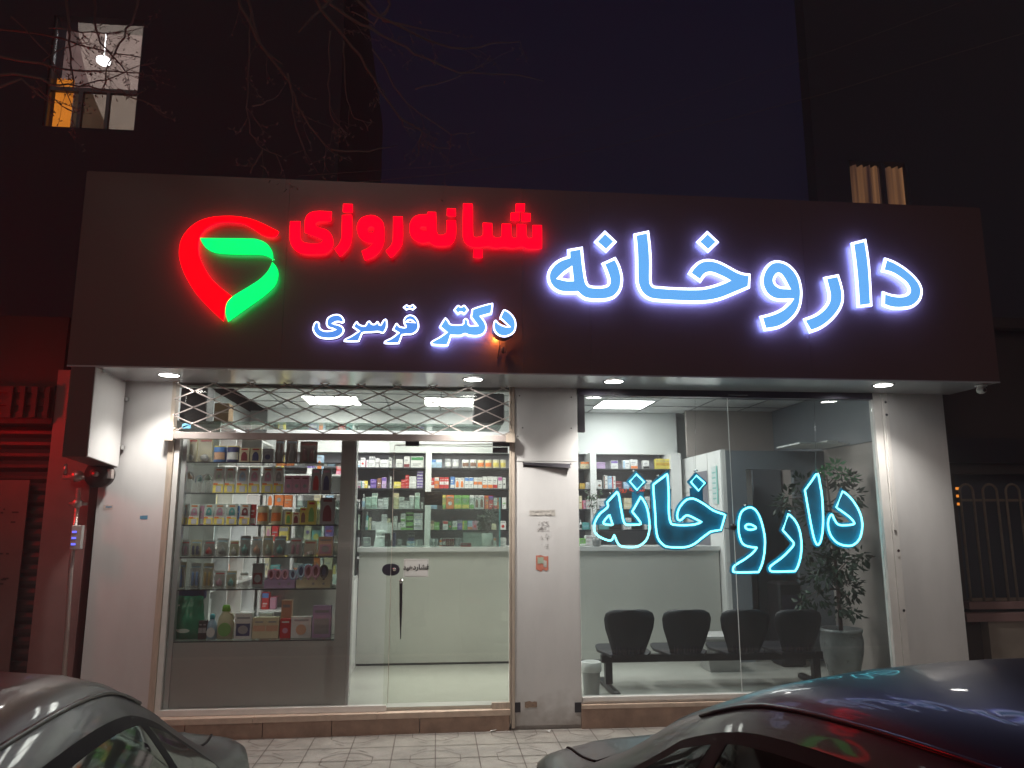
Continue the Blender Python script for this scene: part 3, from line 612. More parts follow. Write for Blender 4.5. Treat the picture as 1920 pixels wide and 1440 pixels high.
# ================================================================ shelves behind the counter
SY = 2.76   # front of the goods
W = lambda x, y, Y=SY: onY(x, y, Y)
C5 = (640, 800, 5.761); C6 = (800, 830, 6.545); C3 = (1060, 790, 5.143)
def PX5(x, crop): return crop[0]+x/crop[2]
rows = [onY(900, y, SY).z for y in (877.5, 916, 954.5, 993.5)]+[1.17]
su = T('shelving_unit', (.9, BY, FL), 'built-in dark backed medicine shelves with white dividers behind the counter', 'shelves')
m = MB(); m.box(-2.0, 2.899, BY+.10, BY+.12, FL, 2.37); su.part('back_panel', m, 'shelf_back')
for k, z in enumerate(rows):
    m = MB()
    m.box(-1.9, 2.86, SY-.03, BY+.095, z-.014, z-.001); su.part('shelf', m, 'shelf_edge' if k < 4 else 'shelf_white')
dv = [(-1.0, -.96), (onY(797, 940, SY).x, onY(808, 940, SY).x), (onY(1108, 940, SY).x-.01, onY(1119, 940, SY).x-.006), (onY(1257, 900, SY).x, 2.899)]
for a, b in dv:
    m = MB(); m.box(a, b, SY-.045, BY+.095, FL, 2.373); su.part('divider', m, 'shelf_white')
# strip of cool light on the cabinet backs is left to the ceiling panels
ORD = ['first', 'second', 'third', 'fourth', 'fifth', 'sixth', 'seventh', 'eighth', 'ninth', 'tenth', 'eleventh', 'twelfth', 'thirteenth', 'fourteenth', 'fifteenth', 'sixteenth', 'seventeenth', 'eighteenth', 'nineteenth', 'twentieth']
CLR = {'w': ('white', (.72, .73, .72)), 'r': ('red', (.55, .03, .03)), 'b': ('blue', (.10, .25, .60)), 'lb': ('pale blue', (.38, .55, .72)), 'g': ('green', (.20, .45, .12)), 'dg': ('dark green', (.05, .22, .08)),
 'lg': ('pale green', (.52, .66, .55)), 'y': ('yellow', (.72, .60, .12)), 'cy': ('cream', (.68, .62, .42)), 'o': ('orange', (.78, .22, .05)), 'p': ('purple', (.16, .10, .36)), 'pk': ('pink', (.62, .30, .42)),
 'lp': ('lilac', (.50, .36, .58)), 'br': ('brown', (.22, .11, .07)), 'bk': ('black', (.02, .02, .022)), 'gy': ('grey', (.33, .34, .35)), 'te': ('teal', (.12, .42, .42)), 'mg': ('magenta', (.50, .10, .35)), 'sv': ('silver', (.45, .46, .50)), 'm': ('maroon', (.22, .03, .04)), 'pe': ('peach', (.70, .42, .28)), 'gb': ('golden', (.55, .35, .06)), 'nv': ('navy', (.04, .05, .16))}
def prod_box(x0, x1, z0, z1, y0, dep, c1, c2, style, seed=0):
    """printed carton: body plus printed panels a millimetre proud, one mesh"""
    m = MB(); m.m = 0; m.bbox(x0, x1, y0, y0+dep, z0, z1, min(.0025, (x1-x0)*.08))
    w, h = x1-x0, z1-z0; e = .0009; y = y0-e; rg = random.Random(seed)
    def p(u0, u1, v0, v1, mi, k=0): m.m = mi; m.box(x0+w*u0, x0+w*u1, y-e*k, y0+.0002, z0+h*v0, z0+h*v1)
    if style == 'band': p(.03, .97, .05, .32, 1); p(.12, .7, .62, .72, 2); p(.12, .55, .48, .53, 2)
    elif style == 'top': p(.03, .97, .68, .96, 1); p(.15, .8, .3, .38, 2); p(.15, .6, .18, .23, 2)
    elif style == 'side': p(.03, .3, .05, .95, 1); p(.4, .9, .55, .68, 2); p(.4, .75, .3, .38, 2)
    elif style == 'pic':
        p(.1, .9, .12, .6, 1); m.m = 2; m.disc((x0+w*.5, y-e*2, z0+h*.36), h*.17, 'y', 12, rx=min(w*.3, h*.2)); m.m = 2; p(.12, .88, .78, .86, 2)
    elif style == 'dome':
        m.m = 1; a = [(x0+w*.5+w*.3*cos(pi*i/10), y-e, z0+h*.38+h*.34*sin(pi*i/10)) for i in range(11)]; m.add([(x0+w*.2, y-e, z0+h*.12)]+[q for q in a[::-1]]+[(x0+w*.8, y-e, z0+h*.12)], [tuple(range(13))[::-1]]); p(.2, .8, .84, .93, 2)
    elif style == 'line': p(.12, .88, .45, .53, 1); p(.12, .5, .28, .33, 2)
    elif style == 'mark':
        m.m = 1; m.disc((x0+w*.5, y-e, z0+h*.4), min(w, h)*.26, 'y', 12); p(.15, .85, .8, .88, 2)
    elif style == 'two': p(.03, .48, .35, .62, 1); p(.52, .97, .35, .62, 1); p(.1, .4, .75, .82, 2); p(.6, .9, .75, .82, 2)
    return m
INK = {'w': 'gy', 'r': 'w', 'b': 'w', 'p': 'lp'}
def carton(x0, x1, z0, z1, y0, dep, c1, c2, style, label, group, noun='medicine_box', cat='box', c3=None, seed=0):
    c3 = c3 or INK.get(c1, 'gy')
    base = ((x0+x1)/2, y0+dep/2, z0); mb = rebase(prod_box(x0, x1, z0, z1, y0, dep, c1, c2, style, seed), base)
    o = mb.build(noun, [cmat(CLR[c][1]) for c in (c1, c2, c3)]); o.location = base; tag(o, label, cat, group); return o
def can(x0, x1, z0, z1, y0, c1, c2, label, group, noun='tin', lid='sv', cat='tin'):
    r = (x1-x0)/2; c = ((x0+x1)/2, y0+r, z0); h = z1-z0; n = 18
    t = T(noun, c, label, cat, group)
    m = MB(); m.lathe(c, [(r*.96, 0), (r, .004), (r, h*.90), (r*.97, h*.93)], n); t.part('body', m, cmat(CLR[c1][1]))
    m = MB(); m.lathe((c[0], c[1], c[2]+h*.931), [(r*.98, 0), (r*.98, h*.06), (r*.9, h*.068)], n); t.part('lid', m, cmat(CLR[lid][1]))
    m = MB(); ar = 1.0; k = 9
    ring = lambda zz, rr: [(c[0]+rr*sin(-ar+2*ar*i/k), c[1]-rr*cos(-ar+2*ar*i/k), zz) for i in range(k+1)]
    a, b = ring(z0+h*.18, r+.0012), ring(z0+h*.62, r+.0012); m.add(a+b, [(i, i+1, k+2+i, k+1+i) for i in range(k)]); t.part('printed_label', m, cmat(CLR[c2][1])); return t
def bottle(x0, x1, z0, z1, y0, c1, c2, label, group, noun='bottle', cap='w', m_=None, cat='bottle'):
    r = (x1-x0)/2; c = ((x0+x1)/2, y0+r, z0); h = z1-z0
    t = T(noun, c, label, cat, group)
    m = MB(); m.lathe(c, [(r*.9, 0), (r, .005), (r, h*.62), (r*.8, h*.72), (r*.38, h*.78), (r*.38, h*.82)], 16); t.part('body', m, m_ or cmat(CLR[c1][1], .25))
    m = MB(); m.lathe((c[0], c[1], c[2]+h*.80), [(r*.48, 0), (r*.48, h*.17), (r*.4, h*.2)], 14); t.part('cap', m, cmat(CLR[cap][1], .3))
    m = MB(); ar = 1.1; k = 9; ring = lambda zz, rr: [(c[0]+rr*sin(-ar+2*ar*i/k), c[1]-rr*cos(-ar+2*ar*i/k), zz) for i in range(k+1)]
    a, b = ring(z0+h*.15, r+.001), ring(z0+h*.52, r+.001); m.add(a+b, [(i, i+1, k+2+i, k+1+i) for i in range(k)]); t.part('printed_label', m, cmat(CLR[c2][1])); return t
STY = {'band': 'with a coloured band at its foot', 'top': 'with a coloured top', 'side': 'with a coloured side strip', 'pic': 'with a picture panel', 'dome': 'with an arched window', 'line': 'with one printed line', 'mark': 'with a round mark', 'two': 'with two printed panels'}
rown = ['top', 'second', 'third', 'fourth', 'lowest']
bays = {'A': 'left of divider', 'B': 'right of divider', 'C': 'beside centre pier', 'D': 'behind neon word'}
# item: kind c1 c2 style x0 x1 ytop [stack]
def fill(bay, row, crop, items, ybase=None):
    z0 = rows[row]; cnt = {}
    for it in items:
        f = it.split(); kind, c1, c2, st = f[0], f[1], f[2], f[3]; x0, x1, yt = map(float, f[4:7]); nst = int(f[7]) if len(f) > 7 else 1
        ymid = crop[1]+yt/crop[2]
        a = onY(crop[0]+x0/crop[2], ymid, SY); b = onY(crop[0]+x1/crop[2], ymid, SY); top = a.z; xa, xb = a.x+.001, b.x-.001
        gname = 'goods on the medicine shelves'
        key = 'item'; cnt[key] = cnt.get(key, 0)+1; o_ = ORD[cnt[key]-1]
        n1, n2 = CLR[c1][0], CLR[c2][0]
        colr = n1 if n1 == n2 else n1+' and '+n2
        pos = '%s from left, %s shelf %s' % (o_, rown[row], bays[bay])
        if nst > 1 and len(colr.split()) > 4: colr = n1
        hh = (top-z0)/nst
        for s_ in range(nst):
            za = z0+s_*hh+.0003; zb_ = z0+(s_+1)*hh-.0007; rg = random.Random(int(x0*31+s_*7+row)); dx = rg.uniform(-.002, .002); dy = rg.uniform(0, .018)
            if kind == 'B':
                if nst > 1: lab = '%s carton, %s up, %s stack %s' % (colr, ORD[s_], o_, pos[len(o_)+1:])
                else: lab = '%s carton, %s' % (colr, pos)
                carton(xa+dx, xb+dx, za, zb_, SY+dy, .10 if nst > 1 else .07, c1, c2, st, lab, gname, seed=s_)
            elif kind == 'T': can(xa, xb, za, zb_, SY+dy, c1, c2, '%s tin, %s' % (colr, pos), gname)
            elif kind == 'O': bottle(xa, xb, za, zb_, SY+dy, c1, c2, '%s bottle, %s' % (colr, pos), gname)
fill('A', 0, C5, ['B w bk mark 108 148 328', 'B w lb band 160 205 368', 'B w r mark 208 258 336', 'B w pk side 262 300 358', 'B w gy top 300 365 324', 'B w bk line 366 413 340', 'B w gy line 414 508 356', 'B w gy top 510 546 334', 'B w gy line 590 664 350', 'B w m band 676 738 320', 'B w dg top 750 890 322'])
fill('A', 1, C5, ['B w cy band 106 168 586', 'B w pk band 168 212 586', 'B w te side 212 248 586', 'B y w line 248 286 584', 'B w y line 287 312 640', 'B p lp line 314 382 566 2', 'B br w line 390 434 556', 'B lp p top 436 486 548', 'B w gy side 522 542 538', 'B y w line 566 644 594', 'B r w line 646 690 570 3', 'B r w line 691 732 520 4', 'B w gy line 734 812 536 4', 'B p w two 818 884 478 6'])
fill('A', 2, C5, ['B w gy line 150 200 786 4', 'O w lb line 222 260 724', 'B lg te line 262 326 758 4', 'B lg te line 328 392 716 5', 'B w pk line 396 452 782 4', 'B w bk line 454 508 766 4', 'B cy y line 566 624 716 5', 'B w bk line 626 680 760 4', 'B w bk line 682 732 800 3', 'B w te line 734 786 740 5', 'B lg te line 794 850 712 6', 'B w bk side 852 884 818'])
fill('A', 3, C5, ['B lg w line 126 200 948 5', 'O te w line 262 298 914', 'B cy g side 290 322 980', 'B w gy line 326 370 1020 3', 'B w gy line 372 430 1026 3', 'B w gy line 432 492 946 5', 'B cy w line 494 528 990 4', 'B w bk line 560 606 966 4', 'B w gy line 608 640 1036 2', 'B w g band 642 696 938 2', 'B g bk two 698 782 922 3', 'B w p line 784 882 934 4'])
fill('B', 0, C6, ['B lb b top 50 114 206', 'B lb w top 118 188 206', 'T gy w x 222 306 196', 'T sv w x 314 400 200', 'T w br x 434 524 206', 'T w br x 530 616 202', 'T cy o x 624 710 206', 'T cy o x 718 804 206', 'T cy y x 812 896 204', 'T cy y x 904 976 204'])
fill('B', 1, C6, ['B r w band 46 96 432', 'B o w top 98 156 420', 'B r w two 158 216 424', 'B r w two 217 274 424', 'B b w band 292 346 416', 'B w o dome 352 408 430', 'B w o dome 409 464 430', 'B w b top 468 522 424', 'B w b top 523 576 424', 'B w o two 578 630 426', 'B w o two 631 682 426', 'B w o band 684 748 414', 'B w o band 749 812 414', 'B w r band 813 870 416', 'B w mg top 874 926 418', 'B w bk mark 932 974 428'])
fill('B', 2, C6, ['B lb b line 40 130 764', 'B y g band 196 236 642', 'B o w mark 240 336 642', 'B g y band 340 432 644', 'B g y band 433 526 644', 'B w g band 530 584 644', 'B w br dome 586 644 644', 'B w br dome 645 706 644', 'B o r side 708 760 646', 'B r p top 761 820 648', 'B w r band 822 874 676', 'B w g line 928 978 670'])
fill('B', 3, C6, ['B cy br top 40 90 958', 'B g w line 92 158 976', 'B w r top 200 264 960', 'B dg r mark 266 312 966', 'B w g band 316 376 960', 'B p gy top 378 438 950', 'B g y side 440 500 958', 'B lb o band 502 560 958', 'B pk r mark 562 624 960', 'B w g band 626 672 966', 'B w r mark 900 976 962', 'B cy w line 800 860 990'])
fill('C', 0, C3, ['B cy o top 148 190 388', 'B cy o top 192 232 388'])
fill('C', 1, C3, ['B gb y line 140 194 596', 'B w gy line 198 242 588 2'])
fill('C', 2, C3, ['B cy br line 132 162 718', 'B pk r side 164 200 762', 'B w r line 202 244 738 2'])
fill('C', 3, C3, ['O w bk line 134 160 950', 'B te lb line 165 238 975'])
fill('D', 0, C3, ['B lp w line 304 388 394 4', 'B w p top 440 508 378', 'B w lb side 556 622 374', 'B w o band 628 698 368', 'B w bk band 750 812 376', 'B y gb two 868 938 360', 'B y gb two 939 1008 362'])
fill('D', 1, C3, ['B w br mark 306 356 566', 'B w br side 370 408 520', 'B lb w mark 410 450 528', 'B w r side 452 486 528', 'B m w line 488 548 578 2', 'B lb w line 560 618 585 3', 'B w gy line 770 834 566 2'])
fill('D', 2, C3, ['B w gy line 308 400 745 2', 'B b lb two 330 400 788 2', 'B cy w line 566 642 740 2', 'B w gy line 768 818 724 3'])
fill('D', 3, C3, ['B te w line 320 420 950', 'B w te line 560 640 930 2', 'B w te mark 765 830 930 2'])
# ================================================================ counter
cy0 = 1.73; ct = 1.315; cl = -.76; cr = PX-.014
k = T('shop_counter', (1.1, 2.0, FL), 'long grey-white service counter across the shop in front of the medicine shelves', 'counter')
m = MB(); m.box(cl, cr, cy0, cy0+.03, FL+.022, ct-.045); k.part('front_panel', m, 'counter_front')
m = MB(); m.box(cl, cr, cy0+.012, cy0+.03, FL+.002, FL+.021); k.part('plinth', m, 'shelf_edge')
m = MB(); m.box(cl-.02, cr, cy0-.03, cy0+.5, ct-.044, ct-.001); k.part('top', m, 'counter_top')
m = MB(); m.box(cl, cr, cy0+.48, cy0+.5, FL, ct-.045); k.part('back_panel', m, 'grey_panel')
# return counter along the left, with glass showcase
k = T('showcase_counter', (-.95, 1.2, FL), 'white side counter with a glass showcase on top running back from the side window', 'counter')
m = MB(); m.box(-.80, -.765, .55, cy0-.002, FL, 1.02); k.part('side_panel', m, 'shelf_white')
m = MB(); m.box(-1.25, -.765, .55, .57, FL, 1.02); k.part('end_panel', m, 'white_panel')
m = MB(); m.box(-1.25, -.765, .571, cy0-.035, 1.021, 1.05); k.part('top', m, 'counter_top')
m = MB(); m.box(-.790, -.782, .6, cy0-.05, 1.052, 1.75); m.box(-1.2, -.790, .6, .608, 1.052, 1.75); m.box(-1.2, -.791, .61, cy0-.05, 1.40, 1.408); k.part('glass', m, 'shelf_glass')
m = MB()
for y in (.6, 1.1, 1.6): m.box(-.781, -.770, y, y+.012, 1.052, 1.76)
m.box(-.781, -.770, .613, 1.68, 1.75, 1.765); k.part('glass_frame', m, 'shelf_edge')
# glass screen on the counter
gs = T('counter_screen', (.2, cy0+.05, ct), 'clear glass screen panels standing on the counter', 'screen')
m = MB()
a = onY(680, 935, cy0+.05).x; b = onY(936, 935, cy0+.05).x
m.box(a, b, cy0+.05, cy0+.058, ct, ct+.50); m.box(b+.004, b+.012, cy0+.05, cy0+.40, ct, ct+.50); gs.part('pane', m, 'shelf_glass')
m = MB(); m.box(b-.002, b+.014, cy0+.044, cy0+.049, ct, ct+.5); mat('teal_edge', (.10, .28, .28), .2); gs.part('edge', m, 'teal_edge')
# goods standing on the counter and lowest shelf
YC = cy0+.2
def Cx(x, crop): return onY(crop[0]+x/crop[2], 1010, YC).x
def ctr(kind, c1, c2, st, x0, x1, yt, crop, label, noun='medicine_box', cat='box', y=YC, dep=.08):
    a = onY(crop[0]+x0/crop[2], crop[1]+yt/crop[2], y); b = onY(crop[0]+x1/crop[2], crop[1]+yt/crop[2], y)
    if kind == 'B': return carton(a.x, b.x, ct, a.z, y, dep, c1, c2, st, label, 'goods on the counter', noun, cat)
    if kind == 'T': return can(a.x, b.x, ct, a.z, y, c1, c2, label, 'goods on the counter')
    return bottle(a.x, b.x, ct, a.z, y, c1, c2, label, 'goods on the counter')
ctr('B', 'gy', 'w', 'line', 110, 190, 1200, C5, 'grey carton at the left end of the counter behind the glass screen')
ctr('B', 'gy', 'lg', 'line', 236, 312, 1196, C5, 'pale grey carton on the counter left of the white terminal')
ctr('B', 'bk', 'bk', 'line', 472, 528, 1152, C5, 'tall black box on the counter beside the door edge', 'card_reader_box')
ctr('B', 'nv', 'bk', 'line', 556, 586, 1148, C5, 'slim dark box on the counter just right of the door edge')
ctr('B', 'gy', 'w', 'line', 606, 646, 1222, C5, 'small grey carton on the counter between the dark box and the two pale jars')
ctr('T', 'lb', 'w', 'x', 708, 750, 1236, C5, 'left one of two pale blue jars on the counter')
ctr('T', 'lb', 'w', 'x', 752, 796, 1236, C5, 'right one of two pale blue jars on the counter')
ctr('B', 'bk', 'nv', 'two', 722, 790, 1148, C5, 'black boxes standing behind the two pale blue jars', y=YC+.12)
ctr('B', 'gy', 'w', 'side', 800, 880, 1226, C5, 'grey carton on the counter left of the white divider')
for i, (x0, x1, c) in enumerate([(34, 66, 'sv'), (68, 102, 'w'), (104, 140, 'sv')]): ctr('T', c, 'gy', 'x', x0, x1, 1180, C6, '%s silver jar of the three right of the white divider' % ['left', 'middle', 'right'][i])
ctr('O', 'o', 'w', 'x', 158, 192, 1172, C6, 'orange and white bottle on the counter right of the three silver jars')
ctr('T', 'm', 'w', 'x', 196, 232, 1176, C6, 'maroon jar with white label on the counter beside the orange bottle')
for i, x0 in enumerate((236, 262, 288, 314)): ctr('T', 'm', 'br', 'x', x0, x0+25, 1172, C6, '%s maroon jar in the row of four on the counter' % ['first', 'second', 'third', 'fourth'][i])
for i, x0 in enumerate((352, 398)): ctr('T', 'gy', 'sv', 'x', x0, x0+43, 1172, C6, '%s grey jar of the pair left of the paper notice' % ['left', 'right'][i])
ctr('B', 'm', 'r', 'band', 420, 548, 1232, C6, 'low maroon box lying on the counter before the paper notice', y=YC-.12)
ctr('B', 'w', 'o', 'top', 820, 856, 1168, C6, 'orange topped carton on the counter right of the potted plant')
ctr('B', 'w', 'gy', 'line', 900, 976, 1168, C6, 'white carton at the right end of the counter seen through the door')
ctr('B', 'g', 'w', 'band', 140, 196, 1130, C3, 'green carton on the counter seen beside the centre pier', y=YC-.05)
for s_ in range(3):
    a = onY(1060+198/5.143, 1010, YC-.05); b = onY(1060+262/5.143, 1010, YC-.05)
    carton(a.x, b.x, ct+s_*.036, ct+.035+s_*.036, YC-.05, .09, 'w', 'pk', 'line', 'white carton, %s of a stack of three on the counter beside the centre pier' % ['bottom', 'middle', 'top'][s_], 'goods on the counter')
# payment terminal
a = onY(640+350/5.761, 1015, YC); t = T('payment_terminal', (a.x+.05, YC, ct), 'white printer with paper roll on the counter left of the door edge', 'terminal')
m = MB(); m.hexa([(a.x, YC, ct), (a.x+.14, YC, ct), (a.x+.14, YC+.18, ct), (a.x, YC+.18, ct)], [(a.x+.01, YC+.03, ct+.07), (a.x+.13, YC+.03, ct+.07), (a.x+.13, YC+.17, ct+.12), (a.x+.01, YC+.17, ct+.12)]); t.part('body', m, 'shelf_white')
m = MB(); m.cyl((a.x+.02, YC+.08, ct+.135), (a.x+.12, YC+.08, ct+.135), .028, 14); t.part('paper_roll', m, 'paper')
m = MB(); m.box(a.x+.0, a.x+.17, YC+.2, YC+.215, ct+.06, ct+.24); m.box(a.x+.07, a.x+.10, YC+.19, YC+.22, ct, ct+.06); t2 = T('monitor', (a.x+.085, YC+.2, ct), 'back of a small pale monitor behind the white printer', 'monitor'); t2.part('screen_back', m, 'shelf_white')
# paper notice stand
a = onY(800+448/6.545, 830+1100/6.545, YC+.05); b = onY(800+676/6.545, 830+1268/6.545, YC+.05)
t = T('notice_holder', ((a.x+b.x)/2, YC+.05, ct), 'clear upright holder with a pale paper notice left of the potted plant', 'notice')
m = MB(); m.box(a.x, b.x, YC+.05, YC+.056, ct, a.z); t.part('sheet', m, cmat((.50, .56, .54)))
m = MB()
for q, (u, v) in enumerate([(.25, .75), (.2, .8), (.3, .7)]): m.box(a.x+(b.x-a.x)*u, a.x+(b.x-a.x)*v, YC+.0485, YC+.0495, ct+.18-q*.045, ct+.184-q*.045)
t.part('printed_lines', m, 'grey_panel')
# potted plant on the counter
a = onY(800+678/6.545, 1000, YC); b = onY(800+816/6.545, 1000, YC); cx = (a.x+b.x)/2; rp = (b.x-a.x)/2; zp = onY(920, 830+1110/6.545, YC).z
t = T('potted_plant', (cx, YC+rp, ct), 'small leafy plant in a white pot on the counter near the door hinge', 'plant')
m = MB(); m.lathe((cx, YC+rp, ct), [(rp*.85, 0), (rp, .01), (rp*1.0, zp-ct), (rp*.92, zp-ct), (rp*.9, zp-ct-.02)], 20); t.part('pot', m, 'shelf_white')
def leafball(m, c, rad, n, size, rg, flat=1.0, droop=.3):
    for _ in range(n):
        d = V((rg.gauss(0, 1), rg.gauss(0, 1), rg.gauss(0, 1)*flat)).normalized(); p = V(c)+V((d.x*rad[0], d.y*rad[1], d.z*rad[2]))*rg.uniform(.35, 1)
        o = (d+V((rg.uniform(-.5, .5), rg.uniform(-.5, .5), rg.uniform(-.5, .5)-droop))).normalized(); s_ = o.cross(V((rg.uniform(-1, 1), rg.uniform(-1, 1), 1))).normalized()
        l = size*rg.uniform(.7, 1.3); w_ = l*.24; u = o.cross(s_)*l*.08
        m.add([tuple(p), tuple(p+o*l*.45+s_*w_+u), tuple(p+o*l-u), tuple(p+o*l*.45-s_*w_+u)], [(0, 1, 2), (0, 2, 3)])
rg = random.Random(11); m = MB(); st = MB(); top = onY(920, 962, YC).z
for i in range(9):
    an = i*.7; e = V((cx+cos(an)*rp*1.5*rg.uniform(.3, 1), YC+rp+sin(an)*rp, zp+(top-zp)*rg.uniform(.45, 1))); s0 = V((cx, YC+rp, zp-.02)); st.tube([s0, s0.lerp(e, .5)+V((0, 0, .02)), e], [.004, .003, .002], 5)
    leafball(m, e, (.055, .05, .04), 26, .045, rg)
t.part('stem', st, 'bark'); t.part('foliage', m, 'leaf_dark')
# small plant by the counter end seen through the neon window
c = onY(1114, 950, YC-.15); t = T('potted_plant', (c.x, YC-.15, ct), 'trailing green plant on the counter left of the cyan neon word', 'plant')
m = MB(); st = MB(); m2 = MB(); m2.lathe((c.x+.02, YC-.15, ct), [(.03, 0), (.045, .01), (.05, .09), (.044, .09)], 14); t.part('pot', m2, 'pot_grey')
for i in range(5):
    e = V((c.x+rg.uniform(-.04, .06), YC-.15+rg.uniform(-.04, .04), c.z+rg.uniform(-.05, .16))); st.tube([(c.x+.02, YC-.15, ct+.08), tuple(e)], [.003, .002], 5); leafball(m, e, (.04, .04, .05), 16, .045, rg)
t.part('stem', st, 'bark'); t.part('foliage', m, 'leaf_green')
# ================================================================ glass display in the left window
DY = .13
K1 = (290, 790, 5.143); K2 = (290, 1000, 5.143)
drow = [onY(480, y, DY).z for y in (867.5, 924.5, 983.8, 1043.2, 1102.6, 1198)]
dsp = T('display_cabinet', (-1.35, .2, FL), 'window display with six glass shelves between a grey post and the left frame', 'display cabinet')
xl, xr = -2.0, onY(635, 1000, .05).x
for z in drow:
    m = MB(); m.box(xl+.01, xr-.005, .06, .34, z-.009, z-.001); dsp.part('shelf', m, 'shelf_glass')
    m = MB(); m.box(xl+.01, xr-.005, .056, .0595, z-.0095, z-.0005); m.box(xl+.01, xr-.005, .3405, .344, z-.0095, z-.0005); dsp.part('shelf_edge', m, 'shelf_edge')
m = MB(); m.box(xl, xr, .055, .07, FL+.02, drow[5]-.012); dsp.part('base_panel', m, 'grey_panel')
m = MB(); m.box(xl, xr, .33, .345, FL+.02, drow[5]-.05); m.box(xl, xr, .071, .329, drow[5]-.06, drow[5]-.045); dsp.part('base_box', m, 'grey_panel')
m = MB(); m.box(xr, xr+.10, .03, .36, FL+.02, 2.26); dsp.part('post', m, 'grey_panel', label='wide grey vertical post')
m = MB(); m.box(xr+.102, xr+.12, .03, .06, FL+.02, 2.26); m.box(xl, xl+.035, .04, .10, FL+.02, 2.26); dsp.part('side_strip', m, 'soffit_alu')
m = MB(); m.box(xl, xr, .345, .35, drow[5], 2.26); dsp.part('back_pane', m, 'clear_glass')
dn = ['top', 'second', 'third', 'fourth', 'fifth', 'lowest']
GD = 'goods in the window display'
def span(r, crop, x0, x1, yt, y=DY):
    a = onY(crop[0]+x0/crop[2], crop[1]+yt/crop[2], y); b = onY(crop[0]+x1/crop[2], crop[1]+yt/crop[2], y); return a.x+.001, b.x-.001, drow[r]+.0005, a.z
def feeder(r, crop, x0, x1, yt, c, lab, kind='bottle'):
    xa, xb, z0, z1 = span(r, crop, x0, x1, yt); w, h = xb-xa, z1-z0; m = MB(); y0 = DY; d = .06
    m.m = 0; m.hexa([(xa, y0, z0), (xb, y0, z0), (xb, y0+d, z0), (xa, y0+d, z0)], [(xa+w*.04, y0+.012, z1), (xb-w*.04, y0+.012, z1), (xb-w*.04, y0+d*.8, z1), (xa+w*.04, y0+d*.8, z1)])
    f = lambda u, v, k=1: (xa+w*(.04*v+u*(1-.08*v)), y0+.012*v-.0012*k, z0+h*v)
    def q(u0, u1, v0, v1, mi, k=1): m.m = mi; m.add([f(u0, v0, k), f(u1, v0, k), f(u1, v1, k), f(u0, v1, k)], [(0, 1, 2, 3)])
    q(.02, .98, .01, .34, 1); q(.03, .45, .30, .38, 2, 2); q(.3, .8, .04, .28, 4, 2); q(.2, .8, .87, .93, 2, 2)
    m.m = 3; pts = [f(.5+.30*cos(pi*i/10), .60+.22*sin(pi*i/10), 2) for i in range(11)]+[f(.2, .45, 2), f(.8, .45, 2)]; m.add(pts, [tuple(range(13))])
    m.m = 4; pts = [f(.5+.13*cos(2*pi*i/10), .64+.07*sin(2*pi*i/10), 3) for i in range(10)]; m.add(pts, [tuple(range(10))])
    base = ((xa+xb)/2, y0+d/2, z0); rebase(m, base)
    o = m.build('feeding_bottle_box', [cmat(CLR[k][1]) for k in ('w', 'y', 'o', c, 'sv')]); o.location = base; tag(o, lab, 'box', GD)
def blister(r, crop, x0, x1, yt, c, lab, shape='round', back='gy'):
    xa, xb, z0, z1 = span(r, crop, x0, x1, yt); w, h = xb-xa, z1-z0; t = T('blister_pack', ((xa+xb)/2, DY+.03, z0), lab, 'pack', GD)
    m = MB(); m.box(xa, xb, DY+.05, DY+.053, z0, z1); m.box(xa+w*.35, xb-w*.35, DY+.0495, DY+.0499, z1-h*.09, z1-h*.05); t.part('card', m, cmat(CLR[back][1]))
    m = MB(); m.bbox(xa+w*.06, xb-w*.06, DY+.005, DY+.049, z0+.002, z0+h*.84, .008); t.part('blister_shell', m, 'blister')
    m = MB(); cx = (xa+xb)/2
    if shape == 'round': m.lathe((cx, DY+.027, z0+h*.12), [(w*.12, 0), (w*.26, h*.04), (w*.30, h*.18), (w*.22, h*.32), (w*.08, h*.36), (w*.08, h*.46)], 14)
    elif shape == 'ball': m.lathe((cx, DY+.027, z0+h*.05), [(w*.05, 0), (w*.22, h*.04), (w*.30, h*.13), (w*.22, h*.23), (w*.05, h*.27)], 16)
    elif shape == 'tall': m.lathe((cx, DY+.027, z0+h*.04), [(w*.16, 0), (w*.22, .004), (w*.22, h*.42), (w*.12, h*.5), (w*.12, h*.72)], 12)
    elif shape == 'pair':
        for s in (-.2, .2): m.lathe((cx+w*s, DY+.027, z0+h*.1), [(w*.1, 0), (w*.15, h*.06), (w*.12, h*.5), (w*.05, h*.56)], 10)
    t.part('contents', m, cmat(CLR[c][1], .25))
    m = MB(); m.box(xa+w*.1, xb-w*.1, DY+.049, DY+.0497, z1-h*.2, z1-h*.12) ; t.part('printed_strip', m, cmat(CLR['r' if c in ('pk', 'r', 'w', 'm') else 'lb'][1]))
for i, (x0, x1) in enumerate(((270, 410), (415, 552))): blister(0, K1, x0, x1, 142, 'w', 'tall cream pack with white ball and yellow foot, %s of two, top display shelf' % ['left', 'right'][i], 'ball', 'cy')
for i, (x0, x1, c, cc) in enumerate(((560, 686, 'b', 'pe'), (690, 815, 'nv', 'w'))):
    xa, xb, z0, z1 = span(0, K1, x0, x1, 235); can(xa, xb, z0, z1, DY, c, cc, ['blue jar with a yellow lid on the top display shelf', 'dark purple jar with a yellow lid on the top display shelf'][i], GD, 'jar', 'y', 'jar')
for i, (x0, x1, c) in enumerate(((818, 920, 'm'), (925, 1030, 'nv'))):
    xa, xb, z0, z1 = span(0, K1, x0, x1, 254); carton(xa, xb, z0, z1, DY, .05, 'cy', c, 'dome', ['pink and cream box with maroon arched window on the top display shelf', 'pink and cream box with near-black arched window on the top display shelf'][i], GD, 'toy_box', 'box', 'r')
